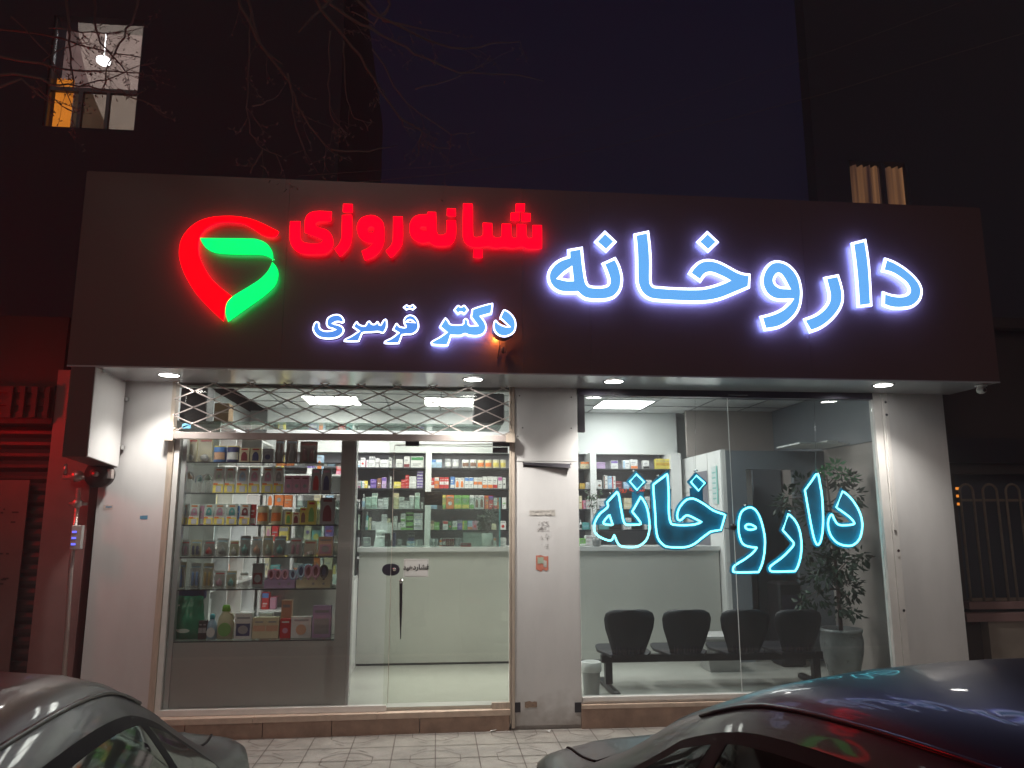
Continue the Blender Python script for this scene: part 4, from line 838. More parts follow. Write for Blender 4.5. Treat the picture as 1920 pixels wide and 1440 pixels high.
xa, xb, z0, z1 = span(0, K1, 818, 1035, 165, DY+.09); carton(xa+.02, xb, z0, z1, DY+.09, .03, 'gy', 'gy', 'line', 'brown-grey board standing behind the two arched window boxes', GD, 'display_board', 'board', 'gy')
xa, xb, z0, z1 = span(0, K1, 1042, 1146, 262); carton(xa, xb, z0, z1, DY, .06, 'gy', 'nv', 'mark', 'grey box with a dark round mark beside the tall clear packs', GD, 'device_box', 'box', 'sv')
for i, (x0, x1) in enumerate(((1160, 1246), (1264, 1375))): blister(0, K1, x0, x1, 158, 'gy', 'tall clear pack with a grey bottle, %s of the pair on the top display shelf' % ['left', 'right'][i], 'tall', 'br')
blister(0, K1, 1396, 1566, 186, 'm', 'wide dark red pack with rounded corners at the right of the top display shelf', 'pair', 'br')
# teethers / handled cups
def ring_cup(r, crop, x0, x1, yt, c, c2, lab):
    xa, xb, z0, z1 = span(r, crop, x0, x1, yt); w, h = xb-xa, z1-z0; cx = (xa+xb)/2; t = T('handled_cup', (cx, DY+.04, z0), lab, 'cup', GD)
    m = MB(); m.lathe((cx, DY+.04, z0+.001), [(w*.2, 0), (w*.24, .006), (w*.27, h*.55), (w*.2, h*.6)], 16); t.part('cup_body', m, 'blister')
    m = MB(); m.tube([(cx+w*.46*cos(a), DY+.02, z0+h*.62+h*.26*sin(a)) for a in [pi*i/8-.4 for i in range(13)][:11]], w*.06, 7); t.part('handle', m, cmat(CLR[c][1], .3))
    m = MB(); m.lathe((cx, DY+.04, z0+h*.6), [(w*.28, 0), (w*.28, h*.1), (w*.12, h*.2), (w*.06, h*.32)], 14); t.part('spout_lid', m, cmat(CLR[c2][1], .3))
ring_cup(1, K1, 250, 385, 460, 'w', 'pe', 'white and peach handled cup at the left end of the second display shelf')
ring_cup(1, K1, 385, 470, 500, 'lb', 'te', 'teal handled cup second from the left on the second display shelf')
ring_cup(1, K1, 455, 562, 478, 'w', 'lg', 'mint handled cup third from the left on the second display shelf')
cn = {'lg': 'green', 'lb': 'blue', 'pk': 'pink', 'gy': 'grey', 'te': 'teal', 'm': 'dark red', 'r': 'red'}
def frow(r, items, crop, yt):
    for i, (x0, x1, c) in enumerate(items): feeder(r, crop, x0, x1, yt, c, '%s feeding bottle box with %s arched window on the %s display shelf' % (ORD[i], cn.get(c, CLR[c][0]), dn[r]))
frow(1, [(570, 676, 'lg'), (680, 782, 'lg'), (795, 906, 'lb'), (912, 1022, 'pk'), (1040, 1150, 'pk'), (1152, 1250, 'gy')], K1, 440)
for i, x in enumerate((1255, 1335, 1415)):
    xa, xb, z0, z1 = span(1, K1, x, x+76, 522); carton(xa, xb, z0, z1, DY, .05, 'pk', 'gy', 'mark', '%s small dusky pink box right of the feeding bottle boxes on the second display shelf' % ['left', 'middle', 'right'][i], GD, 'small_box', 'box', 'm')
for i, (x, c) in enumerate(((1515, 'r'), (1615, 'nv'))):
    xa, xb, z0, z1 = span(1, K1, x, x+92, 456); carton(xa, xb, z0, z1, DY, .05, 'gy', c, 'dome', 'grey box with a %s window at the right end of the second display shelf' % ['red', 'dark'][i], GD, 'toy_box', 'box', 'pk')
frow(2, [(228, 330, 'lb'), (332, 436, 'pk'), (480, 574, 'te'), (577, 682, 'pk'), (696, 800, 'te'), (820, 925, 'm')], K1, 796)
for i, (x0, x1, c, y) in enumerate(((440, 476, 'pk', 815), (802, 818, 'b', 815), (930, 980, 'r', 800))):
    xa, xb, z0, z1 = span(2, K1, x0, x1, y, DY+.03); carton(xa, xb, z0, z1, DY+.03, .03, c, 'w', 'band', '%s narrow side of a box between the feeding bottle boxes on the third display shelf' % ['pink', 'blue', 'red'][i], GD, 'narrow_box', 'box')
for i, (x0, x1) in enumerate(((985, 1096), (1120, 1226))):
    xa, xb, z0, z1 = span(2, K1, x0, x1, 798); can(xa, xb, z0, z1-.01, DY, 'cy', 'o', '%s of two round cream packs with orange print on the third display shelf' % ['left', 'right'][i], GD, 'round_pack', 'w', 'pack')
for i, (x0, x1, y, c) in enumerate(((1262, 1322, 872, 'g'), (1330, 1400, 878, 'm'), (1402, 1470, 832, 'br'), (1472, 1562, 765, 'g'))):
    xa, xb, z0, z1 = span(2, K1, x0, x1, y); carton(xa, xb, z0, z1, DY, .05, 'y' if i != 1 else 'cy', c, 'dome', '%s of four dim yellow boxes near the right of the third display shelf' % ORD[i], GD, 'small_box', 'box', 'r')
xa, xb, z0, z1 = span(2, K1, 1600, 1740, 735); carton(xa, xb, z0, z1, DY, .06, 'gy', 'm', 'dome', 'tall grey box with dark red arched window, right end of third display shelf', GD, 'toy_box', 'box', 'm')
for i, (x0, x1, y, c, s, d) in enumerate(((222, 326, 1148, 'pk', 'pair', 'pink pacifier'), (335, 440, 1145, 'nv', 'pair', 'dark pacifier'), (465, 572, 1150, 'r', 'round', 'red pacifier'), (590, 702, 1130, 'gy', 'round', 'grey toy'), (712, 802, 1152, 'w', 'round', 'white teether'),
   (815, 915, 1105, 'te', 'round', 'teal teat'), (930, 1030, 1112, 'pe', 'round', 'peach teat'), (1036, 1135, 1105, 'lg', 'round', 'pale green teat'), (1145, 1260, 1110, 'te', 'round', 'blue-green teat'), (1296, 1416, 1126, 'pk', 'pair', 'pink pair of'), (1436, 1556, 1150, 'w', 'ball', 'white ring'))):
    blister(3, K1, x0, x1, y, c, '%s blister pack, %s from the left on the fourth display shelf' % (d, ORD[i]), s, ('w', 'cy', 'gy')[i % 3])
xa, xb, z0, z1 = span(3, K1, 1580, 1720, 1112); carton(xa, xb, z0, z1, DY, .04, 'pe', 'pk', 'pic', 'dusky pink pouch at the right end of the fourth display shelf', GD, 'pouch', 'pouch')
for i, (x0, x1, y, c, s, d) in enumerate(((205, 292, 280, 'b', 'tall', 'blue brush'), (335, 437, 290, 'b', 'pair', 'blue and red brush'), (455, 556, 292, 'gb', 'pair', 'brown spoon'), (565, 670, 366, 'pk', 'round', 'pale pink'), (680, 780, 366, 'te', 'round', 'teal'))):
    blister(4, K2, x0, x1, y, c, '%s pack, %s from the left on the fifth display shelf' % (d, ORD[i]), s, ('cy', 'w')[i % 2])
xa, xb, z0, z1 = span(4, K2, 790, 905, 378); t = T('clear_jar', ((xa+xb)/2, DY+.05, z0), 'clear round jar on the fifth display shelf left of the lilac tray', 'jar', GD)
m = MB(); r_ = (xb-xa)/2; m.lathe((t.loc.x, DY+.06, z0), [(r_*.7, 0), (r_, .02), (r_, (z1-z0)*.6), (r_*.6, (z1-z0)*.8)], 16); t.part('body', m, 'blister'); m = MB(); m.lathe((t.loc.x, DY+.06, z0+(z1-z0)*.8), [(r_*.65, 0), (r_*.65, .02)], 14); t.part('lid', m, cmat(CLR['w'][1]))
xa, xb, z0, z1 = span(4, K2, 945, 1056, 290, DY+.08); carton(xa, xb, z0, z1, DY+.08, .05, 'gy', 'm', 'pic', 'grey box with dark red picture behind the lilac tray', GD, 'toy_box', 'box')
def tray(x0, x1, c, lab, rings, yr, rx, rz):
    xa, xb, z0, z1 = span(4, K2, x0, x1, 450); t = T('display_tray', ((xa+xb)/2, DY, z0), lab, 'tray', GD)
    m = MB(); m.box(xa, xb, DY-.01, DY-.006, z0, z1); m.box(xa, xb, DY+.10, DY+.104, z0, z1+.07); m.box(xa, xa+.003, DY-.005, DY+.099, z0, z1); m.box(xb-.003, xb, DY-.005, DY+.099, z0, z1); m.box(xa+.004, xb-.004, DY-.005, DY+.099, z0, z0+.003); t.part('tray_box', m, cmat(CLR[c][1]))
    m = MB(); w = xb-xa; m.disc((xa+w*.5, DY-.0108, z0+(z1-z0)*.5), .010, 'y', 12); m.disc((xa+w*.8, DY-.0108, z0+(z1-z0)*.5), .010, 'y', 12); t.part('printed_mark', m, 'grey_panel')
    for i, (cx, cc) in enumerate(rings):
        p = onY(K2[0]+cx/K2[2], K2[1]+yr/K2[2], DY+.01); a = rx/K2[2]*.0044; b = rz/K2[2]*.0044
        q = T('rolled_sock', (p.x, DY+.03, z0+.003), '%s %s ring in the %s' % (ORD[i], CLR[cc][0], 'lilac tray' if c == 'lp' else 'cream tray'), 'ring', GD)
        m = MB(); m.tube([(p.x+a*.8*cos(2*pi*j/16), DY+.02, p.z+b*.8*sin(2*pi*j/16)) for j in range(16)], a*.30, 7, closed=True); m.tube([(p.x, DY+.022, p.z-b*.85), (p.x, DY+.03, z0+.004)], a*.25, 6); q.part('ring', m, cmat(CLR[cc][1], .5))
        m = MB(); m.disc((p.x, DY+.024, p.z), b*.62, 'y', 14, rx=a*.6); q.part('centre', m, cmat(CLR['m' if cc == 'pk' else 'nv'][1]))
tray(1058, 1356, 'lp', 'lilac cardboard tray holding rings on the fifth display shelf', [(1120, 'pk'), (1188, 'pk'), (1256, 'pk'), (1330, 'lb')], 398, 32, 50)
tray(1366, 1698, 'cy', 'cream cardboard tray holding rings at the right of the fifth display shelf', [(1410, 'lb'), (1480, 'pk'), (1552, 'pk'), (1630, 'bk')], 368, 38, 66)
# lowest shelf
xa, xb, z0, z1 = span(5, K2, 132, 476, 622); t = T('plastic_bag', ((xa+xb)/2, DY, z0), 'large green plastic pack with white print at the left end of the lowest display shelf', 'bag', GD)
mat('green_film', (.02, .26, .14), .25, var=.15, vscale=14, bump=.3, bscale=12); m = MB(); rings = []; rg = random.Random(4)
for v, dp, ins in ((0, .03, .0), (.06, .05, -.01), (.2, .055, -.006), (.35, .045, .0), (.5, .055, .003), (.62, .04, .010), (.76, .05, .012), (.86, .02, .016), (.92, .02, .02), (1, .004, .015)):
    z = z0+(z1-z0)*v; n = 15; rings.append([(xa+ins+(xb-xa-2*ins)*i/n, DY+.05-dp*math.sin(pi*(i+.6)/(n+1.2))+rg.uniform(-.012, .012), z+rg.uniform(-.012, .012)*(v > 0)) for i in range(n+1)]+[(xa+ins+(xb-xa-2*ins)*(n-i)/n, DY+.06+dp*.6*math.sin(pi*(n-i+.6)/(n+1.2)), z) for i in range(n+1)])
m.loft(rings, True, True, True, True); t.part('bag_body', m, 'green_film')
m = MB(); w = xb-xa; h = z1-z0; 
for u, v, a, b in ((.5, .22, .18, .05), (.32, .24, .06, .025)): m.disc((xa+w*u, DY-.018, z0+h*v), h*b, 'y', 14, rx=w*a)
m.box(xa+w*.2, xa+w*.34, DY-.004, DY-.001, z0+h*.8, z0+h*.84); t.part('white_print', m, cmat((.45, .6, .52)))
xa, xb, z0, z1 = span(5, K2, 150, 485, 545, DY+.10); carton(xa, xb, z1-.07, z1, DY+.10, .06, 'nv', 'nv', 'line', 'dark blue pack showing above the green plastic pack', GD, 'dark_pack', 'pack', 'nv')
_o = bpy.data.objects[-1] if 0 else None
xa, xb, z0, z1 = span(5, K2, 425, 505, 842); carton(xa, xb, z0, z1, DY, .05, 'bk', 'gy', 'two', 'black box with grey print beside the green plastic pack', GD, 'black_box', 'box')
def jug(x0, x1, yt, c, cap, lb, lab, handle):
    xa, xb, z0, z1 = span(5, K2, x0, x1, yt); w, h = xb-xa, z1-z0; cx = (xa+xb)/2; t = T('detergent_bottle', (cx, DY+.03, z0), lab, 'bottle', GD); m = MB()
    R_ = lambda v, ww, off, dd: [(cx+off+ww*cos(2*pi*j/16)*.5, DY+.035+dd*sin(2*pi*j/16), z0+h*v) for j in range(16)]
    m.loft([R_(0, w*.86, 0, .03), R_(.03, w*.96, 0, .034), R_(.45, w*.98, 0, .034), R_(.62, w*.8, -w*.03, .03), R_(.76, w*.45, -w*.02, .018), R_(.8, w*.4, -w*.02, .017)], True, True, True, True); t.part('body', m, cmat(CLR[c][1], .25))
    m = MB(); m.loft([R_(.80, w*.5, -w*.02, .02), R_(.94, w*.46, -w*.02, .019), R_(.99, w*.3, -w*.02, .012)], True, True, True, True); t.part('cap', m, cmat(lb, .3))
    m = MB(); m.disc((cx, DY-.0005, z0+h*.28), h*.2, 'y', 16, rx=w*.38); t.part('printed_label', m, cmat(CLR[cap][1]))
    if handle: m = MB(); m.tube([(cx+w*.12, DY+.03, z0+h*.74), (cx+w*.36, DY+.03, z0+h*.72), (cx+w*.45, DY+.03, z0+h*.55)], w*.07, 7); t.part('handle', m, cmat(CLR[c][1], .25))
jug(495, 606, 780, 'lb', 'w', (.05, .45, .55), 'small pale blue bottle with turquoise cap on the lowest display shelf', 0)
jug(602, 772, 690, 'cy', 'g', (.25, .6, .05), 'cream and green detergent jug with lime cap on the lowest display shelf', 1)
for x0, x1, yt, c1, c2, st, lab, dd in ((776, 944, 772, 'w', 'nv', 'pic', 'white box with large navy panel right of the detergent jug', 0), (946, 1202, 812, 'cy', 'pe', 'two', 'wide cream box with two small pictures on the lowest display shelf', 0), (1210, 1316, 826, 'r', 'pk', 'mark', 'red and pink box left of the square orange-figure box', 0),
   (1224, 1326, 646, 'pe', 'br', 'mark', 'peach box standing behind and above the red and pink box', .09), (1318, 1516, 806, 'w', 'pe', 'mark', 'square white box with a pink top and orange figure on the lowest display shelf', 0), (1526, 1706, 698, 'lp', 'gy', 'pic', 'tall mauve box with a grey picture at the right end of the lowest display shelf', 0), (1010, 1140, 770, 'w', 'bk', 'line', 'flat white box with black print lying behind the wide cream box', .1)):
    xa, xb, z0, z1 = span(5, K2, x0, x1, yt, DY+dd); carton(xa, xb, z0, z1, DY+dd, .06, c1, c2, st, lab, GD, 'care_box', 'box')
# ================================================================ white wall shelving behind the display
ws = T('wall_shelving', (-2.1, 1.7, FL), 'white compartment shelving along the left shop wall behind the window display', 'shelves')
m = MB(); m.box(-2.285, -2.27, .7, 2.9, FL, 2.45); ws.part('back_panel', m, 'grey_panel')
zz = [FL+.05, .62, .98, 1.34, 1.70, 2.06, 2.42]
for z in zz: m = MB(); m.box(-2.269, -1.90, .7, 2.9, z, z+.022); ws.part('shelf', m, 'shelf_white')
for y in (.7, 1.25, 1.8, 2.35, 2.88):
    m = MB()
    for a, b in zip(zz, zz[1:]): m.box(-2.269, -1.902, y, y+.02, a+.0225, b-.0005)
    ws.part('divider', m, 'shelf_white')
ws2 = T('wall_shelving', (-1.5, 2.7, FL), 'white open shelving facing the window behind the display, left of the side counter', 'shelves')
xs_ = [-1.88, -1.56, -1.24, -.92]
m = MB(); m.box(-1.88, -.90, 2.72, 2.735, FL, 2.1); ws2.part('back_panel', m, 'grey_panel')
for z in zz[:-1]: m = MB(); m.box(-1.88, -.90, 2.42, 2.719, z+.003, z+.022); ws2.part('shelf', m, 'shelf_white')
for x in xs_: 
    m = MB()
    for a, b in zip(zz[:-1], zz[1:-1]): m.box(x, x+.02, 2.415, 2.719, a+.0225, b+.0025)
    ws2.part('divider', m, 'shelf_white')
rg = random.Random(21); cs = ['w', 'gy', 'o', 'r', 'lb', 'pk', 'y', 'p', 'bk', 'b', 'te', 'cy']; n_ = 0
for zi, z in enumerate(zz[:-1]):
    for xi, x in enumerate(xs_[:-1]):
        u = x+.03
        k_ = 0
        while u < x+.27 and k_ < 3:
            w = rg.uniform(.05, .10); h = rg.uniform(.10, .24)
            if rg.random() < .8 and u+w < x+.31:
                c1 = rg.choice(cs); c2 = rg.choice(cs); k_ += 1
                carton(u, u+w, z+.0225, z+.0225+h, 2.46+rg.uniform(0, .05), .09, c1, c2, rg.choice(list(STY)), '%s carton, %s in %s column, %s row up, open shelving behind display' % (CLR[c1][0], ORD[k_-1], ORD[xi], ORD[zi]), 'goods in the white shelving behind the display')
            u += w+.012
    for yi, y in enumerate((.75, 1.3, 1.85)):
        c1 = rg.choice(cs); h = rg.uniform(.12, .26); u = y+rg.uniform(.05, .2)
        o = carton(-2.1, -1.98, z+.0225, z+.0225+h, u, .12, c1, rg.choice(cs), 'band', '%s carton in the %s bay of the %s row up along the left shop wall' % (CLR[c1][0], ORD[yi], ORD[zi]), 'goods on the left wall shelving')
# curtain-like vertical blind seen at the transom: dark speaker boxes near the ceiling
for x0, x1, y0, y1, lab in ((888, 946, 738, 792, 'black box high on the wall above the entrance, right side'), (335, 390, 722, 790, 'dark grey box high behind the lattice at the left end')):
    a = onY(x0, y1, .5); b = onY(x1, y0, .5); t = T('wall_speaker', ((a.x+b.x)/2, .5, a.z), lab, 'speaker'); m = MB(); m.bbox(a.x, b.x, .5, .72, a.z, b.z, .01); t.part('cabinet', m, 'black_plastic')
    m = MB(); m.box(a.x+.02, b.x-.02, .497, .4995, a.z+.02, b.z-.02); t.part('grille', m, 'dark_metal')
a = onY(400, 790, .45); b = onY(430, 756, .45); t = T('cardboard_box', ((a.x+b.x)/2, .45, a.z), 'brown cardboard box behind the lattice near its left end', 'box'); m = MB(); m.bbox(a.x, b.x, .45, .6, a.z, b.z, .004); mat('cardboard', (.30, .19, .10), .8, var=.1); t.part('carton', m, 'cardboard'); m = MB(); m.box(a.x, b.x, .4485, .4495, (a.z+b.z)/2-.006, (a.z+b.z)/2+.006); t.part('tape', m, 'worn_frame')
m = MB(); m.box(-2.0, .55, .42, .75, a.z-.03, a.z-.003); B.part('high_shelf', m, 'shelf_glass')
# ================================================================ waiting bench with four moulded seats
BYY = .34
bp = T('waiting_bench', (2.6, BYY, FL), 'black four-seat beam bench with its back to the right window', 'bench')
a = onY(1127, 1234, BYY+.12); b = onY(1540, 1228, BYY+.12); zbm = (a.z+b.z)/2
m = MB(); m.box(a.x, b.x, BYY+.09, BYY+.15, zbm-.03, zbm+.03); bp.part('beam', m, 'black_plastic')
for x in (a.x+.03, b.x-.09):
    m = MB(); m.box(x, x+.06, BYY+.09, BYY+.15, FL+.05, zbm-.031); m.bbox(x, x+.06, BYY-.20, BYY+.42, FL, FL+.049, .012); bp.part('leg', m, 'black_plastic')
mat('mesh_plastic', (.016, .017, .022), .5, bump=.2, bscale=300)
for i, (x0, x1) in enumerate(((1132, 1227), (1241, 1333), (1350, 1443), (1452, 1540))):
    q0 = onY(x0, 1170, BYY); q1 = onY(x1, 1170, BYY); zt_ = onY((x0+x1)/2, 1142, BYY).z; cx = (q0.x+q1.x)/2; hw = (q1.x-q0.x)/2
    m = MB(); rings = []
    for v, wf, yo in ((0, .60, .05), (.12, .66, .02), (.35, .80, -.005), (.6, .95, -.02), (.8, 1.0, -.03), (.92, .93, -.035), (.98, .72, -.038), (1, .4, -.038)):
        z = zbm+.02+(zt_-zbm-.02)*v; n = 10; ring = []
        for j in range(n+1): u = -1+2*j/n; ring.append((cx+hw*wf*u, BYY+yo-.045*(1-u*u)+.02, z))
        for j in range(n, -1, -1): u = -1+2*j/n; ring.append((cx+hw*wf*u*.985, BYY+yo-.045*(1-u*u)+.034, z))
        rings.append(ring)
    m.loft(rings, True, True, True, True); bk = bp.part('backrest', m, 'mesh_plastic')
    m = MB()
    for k_ in range(9): xx = cx+hw*.5*(-1+2*k_/8); m.box(xx-.004, xx+.004, BYY-.036+.045*((xx-cx)/(hw*.6))**2*.6+.02, BYY-.026+.045*((xx-cx)/(hw*.6))**2*.6+.02, zbm+.05, zbm+.13)
    bp.part('back_slots', m, 'header_metal', bk)
    m = MB(); rings = []
    for t_, z, wf in ((.02, .02, .7), (.1, .035, .95), (.28, .03, 1.02), (.42, .045, .95), (.46, .05, .8)):
        rings.append([(cx+hw*wf, BYY+t_, zbm+z+.02), (cx-hw*wf, BYY+t_, zbm+z+.02), (cx-hw*wf, BYY+t_, zbm+z), (cx+hw*wf, BYY+t_, zbm+z)])
    m.loft(rings, True, True, True); bp.part('seat', m, 'mesh_plastic')
# ================================================================ big potted tree, bin and other things inside the right window
pc = onY(1578, 1200, .75); rp = (onY(1615, 1200, .75).x-onY(1541, 1200, .75).x)/2; zp = onY(1578, 1178, .75).z
t = T('potted_tree', (pc.x, .75, FL), 'tall leafy indoor fig tree in a grey pot at the right window end', 'plant')
m = MB(); m.lathe((pc.x, .75, FL), [(rp*.62, 0), (rp*.7, .02), (rp*.97, (zp-FL)*.55), (rp, (zp-FL)*.75), (rp*.93, (zp-FL)*.92), (rp*.99, (zp-FL)*.94), (rp*.99, zp-FL), (rp*.85, zp-FL), (rp*.83, zp-FL-.05)], 28); t.part('pot', m, 'pot_grey')
m = MB(); st = MB(); mb2 = MB(); rg = random.Random(2)
trunk = [V((pc.x, .75, zp-.1)), V((pc.x+.01, .76, zp+.35)), V((pc.x-.02, .74, 1.6)), V((pc.x-.03, .75, 2.0))]
st.tube(trunk, [.02, .017, .013, .007], 8)
for px_, py_, sp, n in [(1480, 935, (.14, .14, .09), 60), (1505, 905, (.12, .12, .08), 40), (1530, 960, (.18, .14, .12), 90), (1570, 1000, (.18, .14, .12), 90), (1575, 1060, (.20, .15, .14), 120), (1540, 1080, (.18, .14, .12), 90), (1590, 1100, (.12, .14, .12), 80), (1530, 1120, (.12, .12, .07), 40), (1560, 1020, (.17, .14, .14), 90), (1600, 930, (.10, .12, .12), 50), (1615, 1045, (.08, .12, .08), 40), (1570, 1140, (.10, .10, .06), 30), (1600, 1150, (.08, .08, .05), 20), (1500, 1130, (.09, .1, .05), 20), (1580, 900, (.13, .12, .1), 50), (1465, 950, (.07, .07, .06), 24), (1515, 1040, (.12, .1, .1), 40)]:
    c = onY(px_, py_, .75+rg.uniform(-.12, .12)); s0 = trunk[0].lerp(trunk[-1], min(1, max(.3, (c.z-zp)/1.3-.1))); st.tube([s0, s0.lerp(c, .5)+V((0, 0, .05)), c], [.007, .005, .003], 5)
    leafball(m, c, sp, n, .075, rg, droop=.5)
for px_, py_ in ((1548, 884), (1566, 872), (1580, 888), (1596, 893)):
    c = onY(px_, py_, .7); leafball(mb2, c, (.05, .05, .03), 26, .06, rg, droop=.1)
t.part('stem', st, 'bark'); t.part('foliage', m, 'leaf_dark'); t.part('foliage', mb2, 'leaf_bright', label='bright green young leaves at the top')
a = onY(1091, 1300, .3); b = onY(1127, 1300, .3); cx = (a.x+b.x)/2; rb = (b.x-a.x)/2
t = T('waste_bin', (cx, .3, FL), 'grey bin with white liner at the left end of the black bench', 'bin')
zt_ = onY(1108, 1242, .3).z; m = MB(); m.lathe((cx, .3, FL), [(rb*.8, 0), (rb*.95, zt_-FL-.05), (rb, zt_-FL), (rb*.9, zt_-FL), (rb*.85, .1)], 20, cap=False); m.disc((cx, .3, FL+.02), rb*.79); t.part('bin_body', m, 'grey_panel')
m = MB(); m.lathe((cx, .3, zt_-.07), [(rb*1.02, 0), (rb*1.1, .03), (rb*1.04, .075), (rb*.9, .08), (rb*.8, .04)], 20, cap=False); t.part('liner', m, 'paper')
a = onZ(1400, 1255, FL); t = T('floor_bin', (2.75, 1.25, FL), 'pale square waste container on the shop floor behind the bench', 'bin'); m = MB(); m.hexa([(2.58, 1.1, FL), (2.86, 1.1, FL), (2.86, 1.35, FL), (2.58, 1.35, FL)], [(2.53, 1.06, FL+.3), (2.91, 1.06, FL+.3), (2.91, 1.39, FL+.3), (2.53, 1.39, FL+.3)]); t.part('body', m, 'grey_panel'); m = MB(); m.box(2.52, 2.92, 1.05, 1.4, FL+.301, FL+.325); t.part('lid', m, 'white_panel')
# water cooler in the doorway and wall notice
a = onY(1452, 1100, 1.45); b = onY(1478, 1100, 1.45); t = T('water_cooler', ((a.x+b.x)/2, 1.4, FL), 'dark upright appliance standing in the grey doorway behind the third seat', 'appliance'); zt_ = onY(1465, 1090, 1.4).z
m = MB(); m.bbox(a.x-.05, b.x+.05, 1.25, 1.53, FL, zt_, .02); t.part('cabinet', m, 'black_plastic'); m = MB(); m.box(a.x-.02, b.x+.02, 1.246, 1.249, zt_-.35, zt_-.12); t.part('front_panel', m, 'header_metal')
m = MB(); m.box(PX-.0065, PX-.0045, 1.68, 1.86, 1.75, 2.15); t = T('wall_poster', (PX, 1.8, 1.75), 'pale notice sheet on the white partition above the cyan neon', 'poster'); t.part('sheet', m, cmat((.6, .68, .68)))
m = MB(); m.box(PX-.0075, PX-.0068, 1.68, 1.72, 1.75, 2.15)
for k_ in range(6): m.box(PX-.0075, PX-.0068, 1.74, 1.84, 1.80+k_*.055, 1.815+k_*.055)
t.part('print', m, cmat((.2, .5, .45)))
# ================================================================ ground
m = MB(); m.box(-25, 25, -3.3, 0.4, -.3, 0); o = m.build('sidewalk', 'pavement'); tag(o, kind='structure')
m = MB(); m.box(-25, 25, -3.45, -3.303, -.3, .005); o = m.build('kerb', 'stone'); tag(o, kind='structure')
m = MB(); m.quad((-120, -120, -.10), (120, -120, -.10), (120, -3.46, -.10), (-120, -3.46, -.10)); o = m.build('road', 'asphalt'); tag(o, kind='structure')
m = MB(); m.quad((-300, -300, -.16), (300, -300, -.16), (300, 300, -.16), (-300, 300, -.16)); o = m.build('ground', 'asphalt'); tag(o, kind='structure')
# incised joints of the patterned paving (surface pattern of the sidewalk)
m = MB(); TS = .295; zg = .0035
def ln(x0, y0, x1, y1, w=.0045):
    w *= .8
    d = V((x1-x0, y1-y0)).normalized(); n = V((-d.y, d.x))*w; m.quad((x0+n.x, y0+n.y, zg), (x0-n.x, y0-n.y, zg), (x1-n.x, y1-n.y, zg), (x1+n.x, y1+n.y, zg))
ox, oy = .02, -.075
for i in range(-13, 14): ln(ox+i*TS, -3.29, ox+i*TS, -.03, .005)
for j in range(0, 11): ln(-3.8, oy-j*TS, 3.9, oy-j*TS, .005)
for i in range(-12, 13):
    for j in range(0, 11):
        if (i+j) % 2 and i % 2: continue
        if i % 2 == 0 and j % 2 == 0:
            cx, cy = ox+i*TS, oy-j*TS; r = TS*.62; pts = [(cx+r*cos(pi/8+pi/4*k_), cy+r*sin(pi/8+pi/4*k_)) for k_ in range(8)]
            for k_ in range(8): ln(*pts[k_-1], *pts[k_], .0035)
        elif i % 2 == 0 or j % 2 == 0:
            cx, cy = ox+i*TS, oy-j*TS; r = TS*.5; 
            for k_ in range(4): ln(cx+r*cos(pi/4+pi/2*k_)*.55, cy+r*sin(pi/4+pi/2*k_)*.55, cx+r*cos(pi/4+pi/2*k_)*1.2, cy+r*sin(pi/4+pi/2*k_)*1.2, .003)
o = m.build('paving_joints', 'groove'); tag(o, kind='structure')
for i, (x, y) in enumerate([(925, 1371), (1028, 1372), (946, 1364), (970, 1365), (836, 1385)]):
    p = onZ(x, y, .004); rg = random.Random(i); s = .016 if i < 2 else .010
    m = MB(); m.add([(s*(1+rg.uniform(-.3, .3))*cos(a)*1.5, s*sin(a), .002+.012*rg.random()) for a in (0.3, 1.6, 2.9, 4.0, 5.3)], [(0, 1, 2, 3, 4)]); o = m.build('paper_scrap', 'paper'); o.location = (p.x, p.y, .004); tag(o, 'small white paper scrap on the paving, %s' % ['by the left foot of the centre pier', 'in front of the centre pier, the largest', 'second left of the pier foot, near the step', 'against the left edge of the pier', 'alone in the middle of the paving'][i], 'litter', 'paper scraps on the paving')
# ================================================================ neighbour on the left
nb = T('neighbour_shop', (-4.5, 0, 0), 'dark closed shop on the left lit red, with a roller shutter', 'building')
m = MB(); m.box(-2.98, -2.66, .02, .5, 0, 2.75); nb.part('pillar', m, 'pillar_paint')
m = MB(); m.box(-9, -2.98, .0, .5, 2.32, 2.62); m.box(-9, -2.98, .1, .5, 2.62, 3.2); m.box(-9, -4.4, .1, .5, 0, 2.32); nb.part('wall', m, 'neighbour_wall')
for z in (2.36, 2.46, 2.56):
    m = MB(); m.box(-8, -3.05, -.02, -.001, z, z+.05); nb.part('cornice', m, 'neighbour_wall')
m = MB()
for i in range(26):
    z = .02+i*.088; m.loft([[(x, .12+dy, z+dz) for dy, dz in ((0, 0), (-.02, .03), (-.02, .055), (0, .085))] for x in (-4.38, -3.0)], closed=False)
nb.part('roller_shutter', m, 'shutter_metal')
m = MB(); 
for k_ in range(4): m.box(-3.3+.09*k_, -3.265+.09*k_, -.05, -.02, 2.36, 2.6)
nb.part('bracket', m, 'neighbour_wall')
t = T('wall_banner', (-3.6, .05, .2), 'red-lit upright banner with faint print leaning on the roller shutter at the left edge', 'banner')
a = onY(56, 900, .05); m = MB(); m.box(a.x-1.0, a.x, .05, .06, .1, a.z); mat('banner_cloth', (.16, .10, .09), .8, var=.15, vscale=5); t.part('cloth', m, 'banner_cloth')
m = MB(); rg = random.Random(9)
for k_ in range(46): x = a.x-.1-rg.uniform(0, .34); z = a.z-.12-rg.choice([.1, .13, .2, .24, .27, .4, .43, .5, .62, .66])-rg.uniform(0, .01); m.box(x, x+rg.uniform(.01, .05), .0475, .0495, z, z+.012)
t.part('print', m, 'neighbour_wall')
